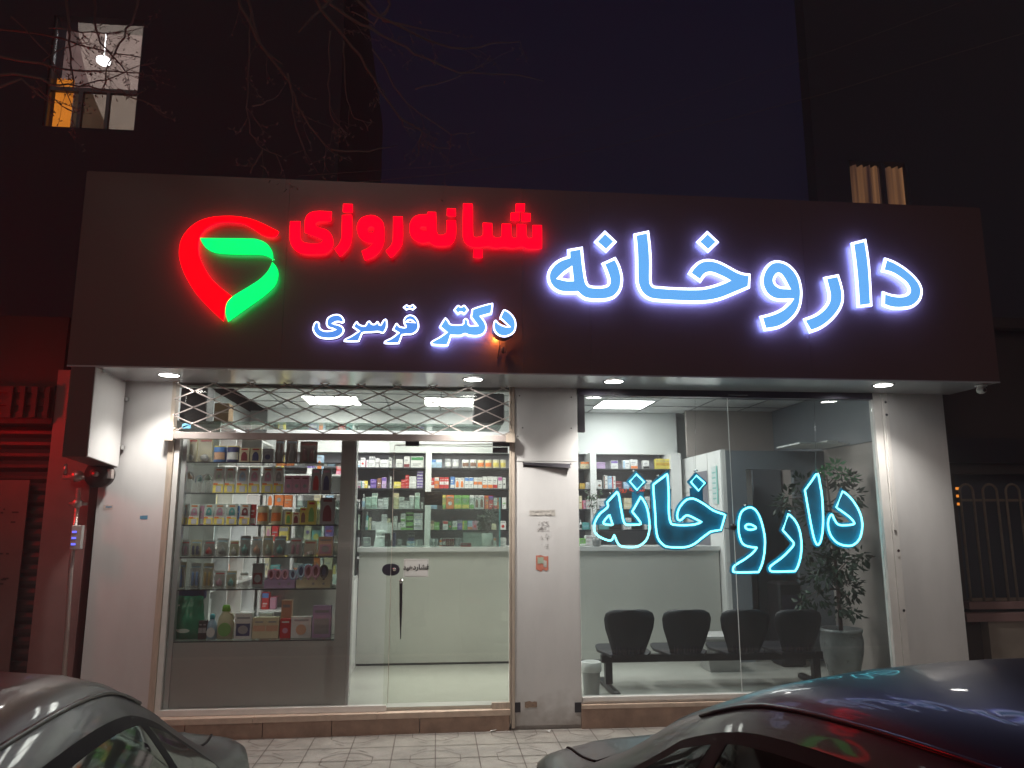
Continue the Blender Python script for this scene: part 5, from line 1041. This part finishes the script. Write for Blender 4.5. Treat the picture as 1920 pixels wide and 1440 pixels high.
t = T('red_led_sign', (-3.75, -.45, 2.2), 'red lit projecting sign of the neighbouring shop', 'sign')
m = MB(); m.bbox(-4.15, -3.62, -.62, -.5, 2.12, 2.52, .01); t.part('housing', m, 'black_plastic')
m = MB(); m.box(-4.13, -3.64, -.627, -.622, 2.14, 2.50); m.box(-3.619, -3.612, -.61, -.51, 2.14, 2.50); emat('red_led', (1, .0, .0006), 70); t.part('lit_face', m, 'red_led')
m = MB(); m.box(-3.9, -3.86, -.499, .0, 2.3, 2.34); t.part('arm', m, 'dark_metal')
# gas regulator and pipes
t = T('gas_regulator', (-2.75, -.05, 0), 'round dark gas regulator with valves on an upright pipe beside the left pier', 'gas regulator')
c = onY(188, 890, -.10); m = MB(); m.tube([(c.x, -.14, c.z), (c.x, -.06, c.z)], [.095, .095], 24); m.tube([(c.x, -.165, c.z), (c.x, -.14, c.z)], [.04, .10], 24); t.part('disc', m, 'shutter_metal')
m = MB(); m.cyl((c.x, -.2, c.z), (c.x, -.165, c.z), .02, 12); m.box(c.x+.05, c.x+.10, -.15, -.1, c.z-.03, c.z+.04); t.part('cap', m, 'gate_metal')
p0 = onY(148, 915, -.08); pb = onY(126, 1255, -.08)
m = MB(); m.tube([(pb.x, -.08, .0), (p0.x, -.08, 1.2), (p0.x, -.08, p0.z)], .017, 10); m.tube([(p0.x-.12, -.08, c.z-.02), (c.x, -.08, c.z-.02)], .02, 10); m.tube([(p0.x-.11, -.08, c.z), (p0.x-.11, -.08, c.z+.08)], .015, 8); t.part('pipe', m, 'gate_metal')
m = MB(); m.lathe((p0.x-.02, -.08, c.z-.05), [(.02, 0), (.045, .02), (.045, .06), (.02, .08)], 12); t.part('valve', m, 'gate_metal'); m = MB(); m.lathe((p0.x, -.08, p0.z-.15), [(.015, 0), (.035, .02), (.035, .05), (.015, .07)], 10); m.cyl((p0.x-.06, -.08, p0.z-.12), (p0.x+.07, -.08, p0.z-.12), .012, 8); t.part('valve', m, 'gate_metal')
a = onY(131, 1030, -.12); b = onY(156, 985, -.12); t = T('meter_box', ((a.x+b.x)/2, -.1, a.z), 'small grey box with three glowing blue bars on the pipe left of the pier', 'meter')
m = MB(); m.bbox(a.x, b.x, -.13, -.09, a.z, b.z, .004); t.part('case', m, 'grey_panel')
m = MB()
for k_ in range(3): z = a.z+.03+k_*.045; m.box(a.x+.01, a.x+.04, -.1335, -.1305, z, z+.014)
t.part('indicator', m, 'blue_led')
m = MB(); a = onY(124, 1075, -.02); b = onY(135, 1042, -.02); t = T('wall_sticker', ((a.x+b.x)/2, .015, a.z), 'torn coloured sticker on the dark pillar under the blue-lit box', 'sticker'); m.box(a.x, b.x, .016, .0185, a.z, b.z); t.part('sheet', m, cmat((.3, .35, .3)))
# ================================================================ neighbour on the right
nr = T('neighbour_house', (6.5, .6, 0), 'dark low house right of the pharmacy with a barred window', 'building')
NY2 = .35
wl, wr_ = onY(1800, 1000, NY2).x, 8.5; wz0 = onY(1850, 1127, NY2).z; wz1 = onY(1850, 888, NY2).z
zt_ = onY(1880, 620, NY2).z
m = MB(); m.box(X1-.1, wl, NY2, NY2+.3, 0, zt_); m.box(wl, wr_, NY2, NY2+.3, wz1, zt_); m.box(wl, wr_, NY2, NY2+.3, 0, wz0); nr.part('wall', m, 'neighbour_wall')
a = onY(1790, 868, NY2); b = onY(1790, 822, NY2); m = MB(); m.box(X1-.09, wr_, NY2-.05, NY2-.002, a.z, b.z); nr.part('dark_band', m, 'dark_metal')
m = MB(); m.box(X1-.1, 9.2, NY2-.1, NY2+.5, zt_+.001, zt_+.10); nr.part('parapet', m, 'neighbour_wall')
m = MB(); m.box(wl, wr_, NY2+.12, NY2+.13, wz0, wz1); nr.part('window_pane', m, 'dark_room')
m = MB(); m.box(wl-.04, wr_, NY2-.08, NY2-.002, wz0-.06, wz0); m.box(wl-.1, wr_, NY2-.12, NY2-.003, wz0-.16, wz0-.09); nr.part('window_ledge', m, 'pillar_paint')
m = MB(); a = onY(1851, 1150, NY2-.1); m.box(a.x, wr_, NY2-.1, NY2-.002, 0, a.z); nr.part('low_panel', m, 'plinth_cream', label='cream plinth panel under the barred window')
t = T('window_grille', (wl+.6, NY2-.03, wz0), 'tan iron window bars bent in tall hoops at the right edge', 'window bars')
m = MB(); yb = NY2-.04
for x0, x1 in ((1820, 1845), (1864, 1891), (1908, 1934)):
    a = onY(x0, 1120, yb); b = onY(x1, 1120, yb); zt2 = onY(x0, 908, yb).z; r_ = (b.x-a.x)/2; cx = (a.x+b.x)/2
    m.tube([(a.x, yb, wz0+.002), (a.x, yb, zt2-r_)]+[(cx-r_*cos(pi*k_/8), yb, zt2-r_+r_*sin(pi*k_/8)) for k_ in range(1, 8)]+[(b.x, yb, zt2-r_), (b.x, yb, wz0+.002)], .011, 8)
t.part('hoop', m, 'iron_bars')
m = MB(); z = onY(1850, 940, yb).z; m.box(wl, wr_, yb+.013, yb+.022, z, z+.022); m.box(wl, wr_, yb+.013, yb+.022, wz0+.004, wz0+.03); t.part('cross_bar', m, 'iron_bars')
t = T('indicator_light', (onY(1797, 930, NY2).x, NY2+.1, onY(1797, 930, NY2).z), 'three small glowing orange bars inside the barred window beside the right pier', 'light')
m = MB()
for y in (916, 930, 945): a = onY(1791, y+2.5, NY2+.1); b = onY(1800, y-2.5, NY2+.1); m.box(a.x, b.x, NY2+.1, NY2+.108, a.z, b.z)
t.part('lit_bar', m, 'amber_lit'); m = MB(); a = onY(1788, 952, NY2+.1); b = onY(1802, 910, NY2+.1); m.box(a.x, b.x, NY2+.1085, NY2+.115, a.z, b.z); t.part('housing', m, 'black_plastic')
# ================================================================ buildings above and behind
AY = 5.0
ap = T('apartment_building', (-7, AY, 0), 'tall unlit building behind the shop with one lit window at the upper left', 'building')
w0 = onY(78, 236, AY); w1 = onY(271, 38, AY)
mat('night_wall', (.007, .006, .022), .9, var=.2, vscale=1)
XR = -1.6
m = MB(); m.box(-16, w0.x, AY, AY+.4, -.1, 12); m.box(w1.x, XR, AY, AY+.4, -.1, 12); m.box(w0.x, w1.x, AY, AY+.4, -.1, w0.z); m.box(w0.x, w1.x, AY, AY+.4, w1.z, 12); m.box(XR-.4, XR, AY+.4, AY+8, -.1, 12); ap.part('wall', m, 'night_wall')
m = MB(); zc = onY(170, 165, AY).z; xm1 = onY(146, 200, AY).x; xm2 = onY(198, 200, AY).x
m.box(w0.x, w1.x, AY+.05, AY+.12, zc-.035, zc+.03); m.box(xm1-.03, xm1+.03, AY+.05, AY+.12, w0.z, zc-.036); m.box(xm2-.025, xm2+.025, AY+.05, AY+.12, w0.z, zc-.036)
m.box(w0.x, w0.x+.03, AY+.05, AY+.12, w0.z, w1.z); m.box(w1.x-.03, w1.x, AY+.05, AY+.12, w0.z, w1.z)
wd = ap.part('window_frame', m, 'dark_metal')
m = MB(); m.box(w0.x+.031, w1.x-.031, AY+.08, AY+.085, w0.z, w1.z); ap.part('window_pane', m, 'clear_glass', wd)
# room behind that window, its light put into wall and curtains as emission
emat('room_glow', (.30, .19, .18), .50, .7); emat('curtain_glow', (1, .30, .03), .75, .5); emat('ceiling_lamp', (1, .98, 1), 6); emat('curtain_dim', (.35, .20, .12), .16, .6)
m = MB(); m.box(w0.x-3, w1.x+.5, AY+2.2, AY+2.25, w0.z-.6, w1.z+3); m.box(w0.x-3.05, w0.x-3, AY+.41, AY+2.2, w0.z-.6, w1.z+3); ap.part('glowing_room_wall', m, 'room_glow')
a = onY(90, 136, AY+.3); b = onY(132, 230, AY+.3); m = MB(); rings = []
for z in (w0.z-.1, a.z-.1): rings.append([(w0.x-.1+(b.x-w0.x+.1)*i/24, AY+.3+.03*sin(i*1.7), z) for i in range(25)])
m.loft(rings, False, smooth=True); ap.part('curtain', m, 'curtain_glow', label='glowing orange curtain')
m = MB(); rings = []; a = onY(140, 170, AY+.35); b = onY(262, 170, AY+.35)
for z in (w0.z-.1, a.z): rings.append([(a.x+(b.x-a.x)*i/40, AY+.35+.03*sin(i*1.3), z) for i in range(41)])
m.loft(rings, False, smooth=True); ap.part('curtain', m, 'curtain_dim', label='dim brown curtain')
c = onY(194, 114, AY+.8); m = MB(); m.lathe((c.x, AY+.8, c.z-.07), [(.05, 0), (.10, .04), (.11, .09), (.06, .13), (.02, .14)], 14); m.cyl((c.x, AY+.8, c.z+.07), (c.x, AY+.8, w1.z+.5), .008, 6); ap.part('ceiling_lamp', m, 'ceiling_lamp')
RY = 5.5; c0 = onY(1589, 300, RY); c1 = onY(1702, 300, RY)
rb_ = T('rear_house', (8, RY, 0), 'tall unlit building behind the right end of the shop with one curtained window', 'building')
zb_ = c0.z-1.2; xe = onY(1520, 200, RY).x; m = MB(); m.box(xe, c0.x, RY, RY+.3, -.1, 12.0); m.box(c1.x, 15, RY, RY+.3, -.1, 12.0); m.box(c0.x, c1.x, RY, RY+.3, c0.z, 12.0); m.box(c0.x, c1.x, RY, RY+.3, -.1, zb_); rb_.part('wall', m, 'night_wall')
m = MB(); m.box(c0.x, c0.x+.04, RY+.02, RY+.1, zb_, c0.z); m.box(c1.x-.04, c1.x, RY+.02, RY+.1, zb_, c0.z); mid = (c0.x+c1.x)/2+.1; m.box(mid-.03, mid+.03, RY+.02, RY+.1, zb_, c0.z); rb_.part('window_frame', m, 'night_wall')
mcu = bpy.data.materials.new('glowing_curtain'); mcu.use_nodes = True; nt = mcu.node_tree; nt.nodes.clear(); e = nt.nodes.new('ShaderNodeEmission'); ou = nt.nodes.new('ShaderNodeOutputMaterial'); tc = nt.nodes.new('ShaderNodeTexCoord'); mp = nt.nodes.new('ShaderNodeMapping'); mp.inputs['Scale'].default_value = (5, 5, .15); nz = nt.nodes.new('ShaderNodeTexNoise'); nz.inputs['Scale'].default_value = 1.4; cr_ = nt.nodes.new('ShaderNodeValToRGB')
cr_.color_ramp.elements[0].position = .35; cr_.color_ramp.elements[0].color = (.03, .015, .015, 1); cr_.color_ramp.elements[1].position = .7; cr_.color_ramp.elements[1].color = (.30, .14, .06, 1)
nt.links.new(tc.outputs['Object'], mp.inputs[0]); nt.links.new(mp.outputs[0], nz.inputs[0]); nt.links.new(nz.outputs[0], cr_.inputs[0]); nt.links.new(cr_.outputs[0], e.inputs[0]); nt.links.new(e.outputs[0], ou.inputs[0]); e.inputs[1].default_value = .75; M['glowing_curtain'] = mcu
m = MB(); m.loft([[(c0.x+(c1.x-c0.x)*i/60, RY+.2+.05*sin(i*.9)+.02*sin(i*2.3), z) for i in range(61)] for z in (zb_, c0.z)], False, smooth=True); rb_.part('curtain', m, 'glowing_curtain')  # light from the room is put into the curtain as emission
# ================================================================ overhead cables
for i, pts in enumerate([[(640, 345), (840, 326), (1000, 304), (1200, 263), (1400, 215), (1560, 172), (1760, 110), (1960, 50)], [(560, 330), (850, 310), (1000, 272), (1180, 222), (1400, 146), (1560, 95), (1800, 5)]]):
    P_ = [onY(x, y, .9+.05*i) for x, y in pts]; c = P_[3]; m = MB(); m.tube(P_, .0042 if i == 0 else .003, 6); rebase(m, c); o = m.build('overhead_cable', 'bark'); o.location = c; tag(o, ['thicker lower cable sagging above the fascia to the upper right', 'thin upper cable sagging above the fascia to the upper right'][i], 'cable', 'cables above the shop')
# ================================================================ bare street tree
rg = random.Random(12); br = MB(); tw = MB()
def twig(p, d, l, r, dep):
    pts = [p]; q = V(p); dd = V(d).normalized(); n = 5
    for i in range(n):
        dd = (dd+V((rg.uniform(-.28, .28), rg.uniform(-.28, .28), rg.uniform(-.2, .22)))).normalized(); q = q+dd*l/n; pts.append(q.copy())
    tw.tube(pts, [r*(1-.7*i/n) for i in range(n+1)], 4)
    for k_ in range(3):
        b_ = pts[rg.randint(1, n)]; o_ = V((rg.uniform(-1, 1), rg.uniform(-1, 1), rg.uniform(-1, 1))).normalized(); tw.tube([b_, b_+o_*.012, b_+o_*.02], [.0018, .0035, .001], 4)
    if dep > 0:
        for k_ in range(rg.randint(1, 2)): b_ = pts[rg.randint(1, n-1)]; twig(b_, dd+V((rg.uniform(-1, 1), rg.uniform(-.7, .7), rg.uniform(-.9, .9))), l*rg.uniform(.4, .7), r*.7, dep-1)
hub = V((-5.6, -2.6, 5.2)); g_ = lambda x, y, Y: onY(x, y, Y)
limbs = [
 [(430, -60), (450, 10), (500, 100), (540, 150), (560, 200), (590, 250), (620, 283)], [(540, 140), (548, 190), (556, 240), (572, 284)], [(470, 20), (465, 150), (462, 200), (470, 250), (492, 282), (528, 294)], [(492, 282), (478, 305), (470, 325)],
 [(570, -40), (600, 20), (660, 82), (700, 145), (750, 220), (790, 246), (785, 288)], [(750, 218), (755, 235), (780, 247)], [(560, -40), (650, 30), (720, 66), (780, 100), (860, 137), (950, 139), (1020, 152)], [(620, -40), (700, 28), (800, 76), (870, 94), (920, 84), (975, 78)], [(640, -20), (560, 60)],
 [(780, 165), (830, 155), (870, 137), (925, 108)], [(645, 75), (645, 130), (650, 190), (665, 222)], [(620, 60), (616, 160), (618, 215), (650, 254)], [(700, 90), (760, 195), (850, 250), (890, 248)], [(800, 268), (822, 276), (842, 278)], [(620, 282), (690, 285), (745, 272)], [(455, -30), (490, 90), (530, 120)], [(475, 200), (500, 190), (522, 178)],
 [(-60, 45), (80, 62), (130, 78), (190, 95), (265, 108)], [(118, -50), (130, 45), (128, 80), (135, 140), (137, 168)], [(-40, 135), (60, 145), (110, 160), (165, 163), (250, 178)], [(270, -50), (246, 42), (225, 82), (205, 120), (190, 170)], [(-50, 100), (80, 122), (150, 135), (210, 133), (265, 137)], [(170, -40), (180, 40), (190, 80), (240, 140)], [(20, 30), (90, 100), (140, 210)], [(60, 160), (80, 175), (135, 208)], [(90, 50), (150, 58), (215, 62), (268, 52)], [(80, 110), (120, 92), (165, 80)], [(150, 160), (200, 150), (245, 130), (290, 118)],
 [(220, 165), (250, 185), (300, 200)], [(700, -60), (730, 10), (700, 45), (660, 22)], [(-60, 180), (40, 150), (90, 190)], [(640, -60), (720, 40), (830, 60)]]
for i, L in enumerate(limbs):
    Y0 = (-2.3 if L[-1][0] > 350 else -1.9)+rg.uniform(-.4, .4); P_ = [g_(x, y, Y0+.05*k_) for k_, (x, y) in enumerate(L)]
    D_ = []
    for a, b in zip(P_, P_[1:]):
        for k_ in range(3): D_.append(a.lerp(b, k_/3)+V((rg.uniform(-.008, .008), rg.uniform(-.01, .01), rg.uniform(-.008, .008))))
    D_.append(P_[-1]); r0 = .0085 if L[0][1] < 0 or L[0][0] < 0 else .0042
    br.tube(D_, [r0*(1-.75*k_/len(D_))+.0008 for k_ in range(len(D_))], 6)
    if L[0][1] < 0 or L[0][0] < 0:
        mid = hub.lerp(P_[0], .5)+V((0, 0, .5)); br.tube([hub, mid, P_[0]], [.05, .025, r0], 7)
    for k_ in range(3, len(D_)):
        if rg.random() < (.30 if i < 17 else .62): d_ = D_[k_]-D_[k_-1]; twig(D_[k_], d_.normalized()+V((rg.uniform(-1, 1), rg.uniform(-.5, .5), rg.uniform(-.8, .5))), rg.uniform(.10, .28), .0019, 1)
tr = T('street_tree', (-5.8, -2.6, 0), 'bare leafless street tree whose drooping twigs cross the top left of the sky', 'tree')
m = MB(); m.tube([(-5.8, -2.6, -.02), (-5.78, -2.6, .6), (-5.7, -2.6, 2.5), tuple(hub), (-5.3, -2.5, 7.0)], [.2, .15, .12, .09, .03], 12); tr.part('trunk', m, 'bark'); tr.part('branch', br, 'bark'); tr.part('twigs', tw, 'bark')
# ================================================================ parked cars
def cr(p0, p1, p2, p3, t): return .5*((2*p1)+(-p0+p2)*t+(2*p0-5*p1+4*p2-p3)*t*t+(-p0+3*p1-3*p2+p3)*t**3)
def mkpaint(name, c, metal, rough):
    m = mat(name, c, rough, metal, var=.04, vscale=3, coat=.25, spec=.3); return name
mkpaint('paint_aubergine', (.020, .014, .034), .10, .34); mkpaint('paint_grey_violet', (.020, .014, .036), .08, .36)
mat('car_rubber', (.008, .008, .009), .7, spec=.2); mat('tyre', (.02, .02, .02), .85); mat('car_glass', (.006, .008, .009), .04, spec=.5); mat('tail_lamp', (.25, .01, .01), .15, coat=1)
#    y      w    zb   zbelt  sh_w  rail_w rail_z crown
ST = [(-2.18, .50, .34, .52, .46, .30, .55, .56), (-2.10, .68, .24, .60, .62, .42, .655, .67), (-1.75, .79, .18, .74, .74, .50, .80, .83), (-1.25, .82, .17, .86, .78, .58, .90, .93), (-.90, .825, .17, .90, .79, .66, 1.00, 1.04),
      (-.45, .83, .17, .92, .79, .60, 1.26, 1.31), (.0, .83, .17, .93, .79, .575, 1.355, 1.415), (.45, .83, .17, .935, .79, .57, 1.36, 1.43), (.95, .83, .17, .94, .79, .57, 1.315, 1.385), (1.33, .825, .17, .945, .78, .59, 1.19, 1.245), (1.66, .82, .17, .945, .77, .64, 1.03, 1.055), (1.82, .815, .18, .94, .765, .64, .985, 1.015), (2.02, .78, .20, .925, .73, .60, .965, .985), (2.11, .72, .24, .87, .65, .50, .90, .915), (2.17, .60, .34, .72, .50, .35, .76, .77)]
def stn(y):
    i = max(0, min(len(ST)-2, next((k for k in range(len(ST)-1) if ST[k+1][0] >= y), len(ST)-2))); t = (y-ST[i][0])/(ST[i+1][0]-ST[i][0])
    g = lambda k: ST[max(0, min(len(ST)-1, k))]
    return [y]+[cr(g(i-1)[j], g(i)[j], g(i+1)[j], g(i+2)[j], t) for j in range(1, 8)]
def section(y):
    _, w, zb, zl, sw, rw, rz, cz = stn(y)
    pts = [(0, zb), (w*.80, zb), (w*.93, zb+.07), (w*.985, zb+.22), (w, .55*zl+.45*zb+.05), (w*.985, zl-.06), ((w+sw)/2, zl-.005), (sw, zl+.012)]
    n = 8
    for k in range(1, n):   # greenhouse side, slightly bowed
        t = k/n; pts.append((sw+(rw-sw)*t+.022*sin(pi*t), zl+.012+(rz-zl-.012)*t))
    pts += [(rw, rz), (rw-.035, rz+(cz-rz)*.38), (rw-.10, rz+(cz-rz)*.62), (rw*.55, rz+(cz-rz)*.86), (rw*.25, rz+(cz-rz)*.97), (0, cz)]
    return pts
def side_x(y, z):
    s = section(y)[7:16]
    for a, b in zip(s, s[1:]):
        if a[1] <= z <= b[1]+1e-6: return a[0]+(b[0]-a[0])*(z-a[1])/max(1e-6, b[1]-a[1])
    return s[0][0] if z < s[0][1] else s[-1][0]
def make_car(name, loc, rz, paint, label):
    t = empty(name, loc, label, 'car', 'cars parked nose to tail gap before the shop', rz); t['group'] = 'cars parked in front of the pharmacy'
    P = lambda nm, mb, mm, par=None: mb.build(nm, mm, par or t)
    ys = [-2.18+4.35*i/86 for i in range(87)]
    m = MB(); rings = []
    for y in ys:
        s = section(y); rings.append([(x, y, z) for x, z in s]+[(-x, y, z) for x, z in s[-2:0:-1]])
    # wheel arches: lift the sill near the wheels
    for rg_ in rings:
        y = rg_[0][1]
        for wy in (-1.32, 1.28):
            d = abs(y-wy)
            if d < .36:
                ar = math.sqrt(max(0, .36**2-d*d))+.02
                for k, p in enumerate(rg_):
                    if p[2] < ar+.10 and abs(p[0]) > .5: rg_[k] = (p[0], p[1], max(p[2], min(ar+.16, .52)))
    m.loft(rings, True, True, True, True); body = P('body', m, paint)
    def winband(nm, y0, y1, top, bot, mm, off, n=40, mz=10):
        for s_ in (1, -1):
            m = MB(); R_ = []
            for i in range(n+1):
                y = y0+(y1-y0)*i/n; za, zb_ = bot(y), top(y)
                if zb_ < za: zb_ = za
                R_.append([(s_*(side_x(y, za+(zb_-za)*k/mz)+off), y, za+(zb_-za)*k/mz) for k in range(mz+1)])
            if s_ < 0: R_ = [list(reversed(r)) for r in R_]
            m.loft(R_, False, smooth=True); P(nm, m, mm)
    def top(y):
        rail = stn(y)[6]
        return rail-.045
    yE = 1.50
    def clamp(y, z, inset=0):
        zl = stn(y)[3]+.03+inset
        # taper to a rounded point at both ends
        e = max(0., min(1., (yE-inset*1.5-y)/.30)); f = max(0., min(1., (y+.86-inset*1.5)/.25))
        return zl+(z-zl)*min(1, e**.45)*min(1, f**.6)
    bot = lambda y: stn(y)[3]+.030
    winband('window_rubber', -.85, yE, lambda y: clamp(y, top(y)), bot, 'car_rubber', .0025)
    botg = lambda y: stn(y)[3]+.048
    for a, b in ((-.80, .06), (.14, .98), (1.045, 1.43)):
        winband('side_window', a, b, lambda y: clamp(y, top(y)-.022, .02), botg, 'car_glass', .0055, 24)
    for a, b in ((.065, .135), (.985, 1.04)): winband('window_pillar', a, b, lambda y: clamp(y, top(y)-.018, .015), botg, 'car_rubber', .0065, 3)
    # windscreens
    for nm, y0, y1 in (('windscreen', -.86, -.40), ('rear_window', 1.10, 1.58)):
        for mm, off, ins in (('car_rubber', .0012, 0), ('car_glass', .003, .02)):
            m = MB(); R_ = []
            for i in range(13):
                y = y0+ins+(y1-y0-2*ins)*i/12; s = section(y); top_ = s[15:]; xs_ = [x-ins-.035 for x, z in top_[:-1]]+[0]; xs_[0] = max(xs_[0], xs_[1])
                full = [(xs_[k], y, top_[k][1]+off*1.6) for k in range(1, 6)]; R_.append(full+[(-x, yy, z) for x, yy, z in full[-2::-1]])
            m.loft(R_, False, smooth=True); P(nm if mm == 'car_glass' else 'window_rubber', m, mm)
    def on_top(x, y, off=.002):
        s = section(y)[7:]
        for a, b in zip(s, s[1:]):
            if b[0] <= abs(x) <= a[0]: return (x, y, a[1]+(b[1]-a[1])*(a[0]-abs(x))/max(1e-6, a[0]-b[0])+off)
        return (x, y, s[-1][1]+off)
    # lid seams, roof drip rails and door seams
    m = MB()
    for s_ in (1, -1):
        m.tube([on_top(s_*(.66-.02*max(0, k/14-.5)), 1.72+.38*k/14, .001) for k in range(15)], .0042, 5)
        P('panel_gap', m, 'car_rubber'); m = MB()
        m.tube([on_top(s_*.69, -1.0-1.0*k/12*1.0, .001) for k in range(12)], .004, 5); P('panel_gap', m, 'car_rubber'); m = MB()
    m.tube([on_top(.64*(1-2*k/16), 2.085, .001) for k in range(17)], .004, 5); P('panel_gap', m, 'car_rubber'); m = MB(); m.tube([on_top(.66*(1-2*k/16), 1.71, .001) for k in range(17)], .004, 5)
    P('panel_gap', m, 'car_rubber')
    for yd in (.10, 1.02, -.95):
        for s_ in (1, -1):
            pts = []; m = MB()
            for k in range(2, 8): x, z = section(yd)[k]; pts.append((s_*(x+.001), yd+(.10 if yd > .9 and k < 4 else 0), z))
            m.tube(pts, .0035, 5); P('door_gap', m, 'car_rubber')
    for s_ in (1, -1):
        m = MB()
        m.tube([(s_*(section(-.75+1.95*k/30)[15][0]+.001), -.75+1.95*k/30, section(-.75+1.95*k/30)[15][1]+.003) for k in range(31)], .0045, 5); P('roof_trim', m, paint)
    for wy in (-1.32, 1.28):
        for s_ in (1, -1):
            m = MB(); c = (s_*.70, wy, .30); pr = [(.30, -.09), (.30, .07), (.285, .095), (.20, .10)]
            rg2 = [[(c[0]+s_*dx, c[1]+r*cos(2*pi*j/28), c[2]+r*sin(2*pi*j/28)) for j in range(28)] for r, dx in pr]
            m.loft(rg2, True, True, False, True); wh = P('wheel', m, 'tyre')
            m = MB(); m.disc((c[0]+s_*.085, c[1], c[2]), .20, 'x', 28)
            for k in range(7):
                a_ = 2*pi*k/7; u = V((0, cos(a_), sin(a_))); m.tube([V((c[0]+s_*.095, wy, .30))+u*.03, V((c[0]+s_*.092, wy, .30))+u*.19], .018, 5)
            P('rim', m, 'chrome', wh)
    for s_ in (1, -1):
        m = MB(); m.tube([(s_*.45, 2.165, .70), (s_*.66, 2.10, .72), (s_*.765, 1.98, .74)], [.05, .055, .03], 8); P('tail_light', m, 'tail_lamp')
        m = MB(); m.tube([(s_*.34, -2.155, .52), (s_*.56, -2.11, .55), (s_*.70, -1.98, .60)], [.045, .055, .03], 8); P('headlight', m, 'chrome')
        m = MB(); m.bbox(min(s_*.80, s_*.97), max(s_*.80, s_*.97), -.78, -.68, .93, 1.05, .02); P('side_mirror', m, paint)
        for yd in (-.0, .80):
            x = section(yd)[5][0]; m = MB(); m.tube([(s_*(x+.005), yd-.10, .83), (s_*(x+.03), yd-.06, .835), (s_*(x+.03), yd+.04, .835), (s_*(x+.005), yd+.07, .83)], .011, 6); P('door_handle', m, paint)
    m = MB(); m.box(-.26, .26, 2.172, 2.18, .48, .59); P('number_plate', m, 'paper')
    m = MB(); m.bbox(-.70, .70, 2.05, 2.21, .28, .44, .04); P('rear_bumper', m, paint)
    m = MB(); m.bbox(-.66, .66, -2.24, -2.08, .26, .42, .04); P('front_bumper', m, paint)
    return t
RZ = -.13
make_car('parked_car', CARR[0], CARR[1], 'paint_aubergine', 'dark aubergine sedan at the lower right with neon reflected on its roof')
make_car('parked_car', CARL[0], CARL[1], 'paint_grey_violet', 'grey-violet sedan at the lower left, showing its curved rear side window')
# ================================================================ haze added to carry the signs' glow, world, sun, camera
if HAZE > 0:
    m = MB(); m.box(-26, 26, -9, 13, -1.2, 12.3); o = m.build('added_haze', 'white_panel'); tag(o, kind='stuff')
    hm = bpy.data.materials.new('added_haze_air'); hm.use_nodes = True; nt = hm.node_tree; nt.nodes.clear(); pv = nt.nodes.new('ShaderNodeVolumePrincipled'); ou = nt.nodes.new('ShaderNodeOutputMaterial')
    pv.inputs['Density'].default_value = HAZE; pv.inputs['Color'].default_value = (.9, .9, .92, 1); pv.inputs['Anisotropy'].default_value = 0.0; nt.links.new(pv.outputs[0], ou.inputs['Volume']); o.data.materials.clear(); o.data.materials.append(hm)
w = bpy.data.worlds.new('World'); sc.world = w; w.use_nodes = True; nt = w.node_tree; bg = nt.nodes['Background']
sky = nt.nodes.new('ShaderNodeTexSky'); sky.sky_type = 'NISHITA'; sky.sun_disc = False; sky.sun_elevation = R(-3); sky.sun_rotation = R(200); nt.links.new(sky.outputs[0], bg.inputs[0]); bg.inputs[1].default_value = SKY
b2 = nt.nodes.new('ShaderNodeBackground'); b2.inputs[0].default_value = (.10, .085, 1, 1); b2.inputs[1].default_value = .0075; ad = nt.nodes.new('ShaderNodeAddShader'); nt.links.new(bg.outputs[0], ad.inputs[0]); nt.links.new(b2.outputs[0], ad.inputs[1]); nt.links.new(ad.outputs[0], nt.nodes['World Output'].inputs[0])
sl = bpy.data.lights.new('sun', 'SUN'); sl.energy = SUN; sl.angle = R(25); sl.color = (1, .82, .70); so = bpy.data.objects.new('sun', sl); COL.objects.link(so)
so.rotation_euler = (R(58), 0, R(-12))
cam = bpy.data.cameras.new('camera'); co = bpy.data.objects.new('camera', cam); COL.objects.link(co); sc.camera = co
co.matrix_world = Matrix(((_r.x, _u.x, -_fw.x, CAM.x), (_r.y, _u.y, -_fw.y, CAM.y), (_r.z, _u.z, -_fw.z, CAM.z), (0, 0, 0, 1)))
cam.sensor_fit = 'HORIZONTAL'; cam.sensor_width = 36; cam.lens = FPX/1920*36; cam.clip_start = .05; cam.clip_end = 1000
sc.view_settings.view_transform = 'Standard'; sc.view_settings.look = 'None'; sc.view_settings.exposure = 0; sc.view_settings.gamma = 1
sc.render.engine = 'CYCLES'; cy = sc.cycles; cy.use_denoising = True; cy.denoiser = 'OPENIMAGEDENOISE'; cy.max_bounces = 8; cy.transparent_max_bounces = 24; cy.diffuse_bounces = 4; cy.glossy_bounces = 4; cy.volume_bounces = 0; cy.sample_clamp_indirect = 6; cy.use_light_tree = True; cy.caustics_reflective = False; cy.caustics_refractive = False
sc.render.resolution_x = 1024; sc.render.resolution_y = 768
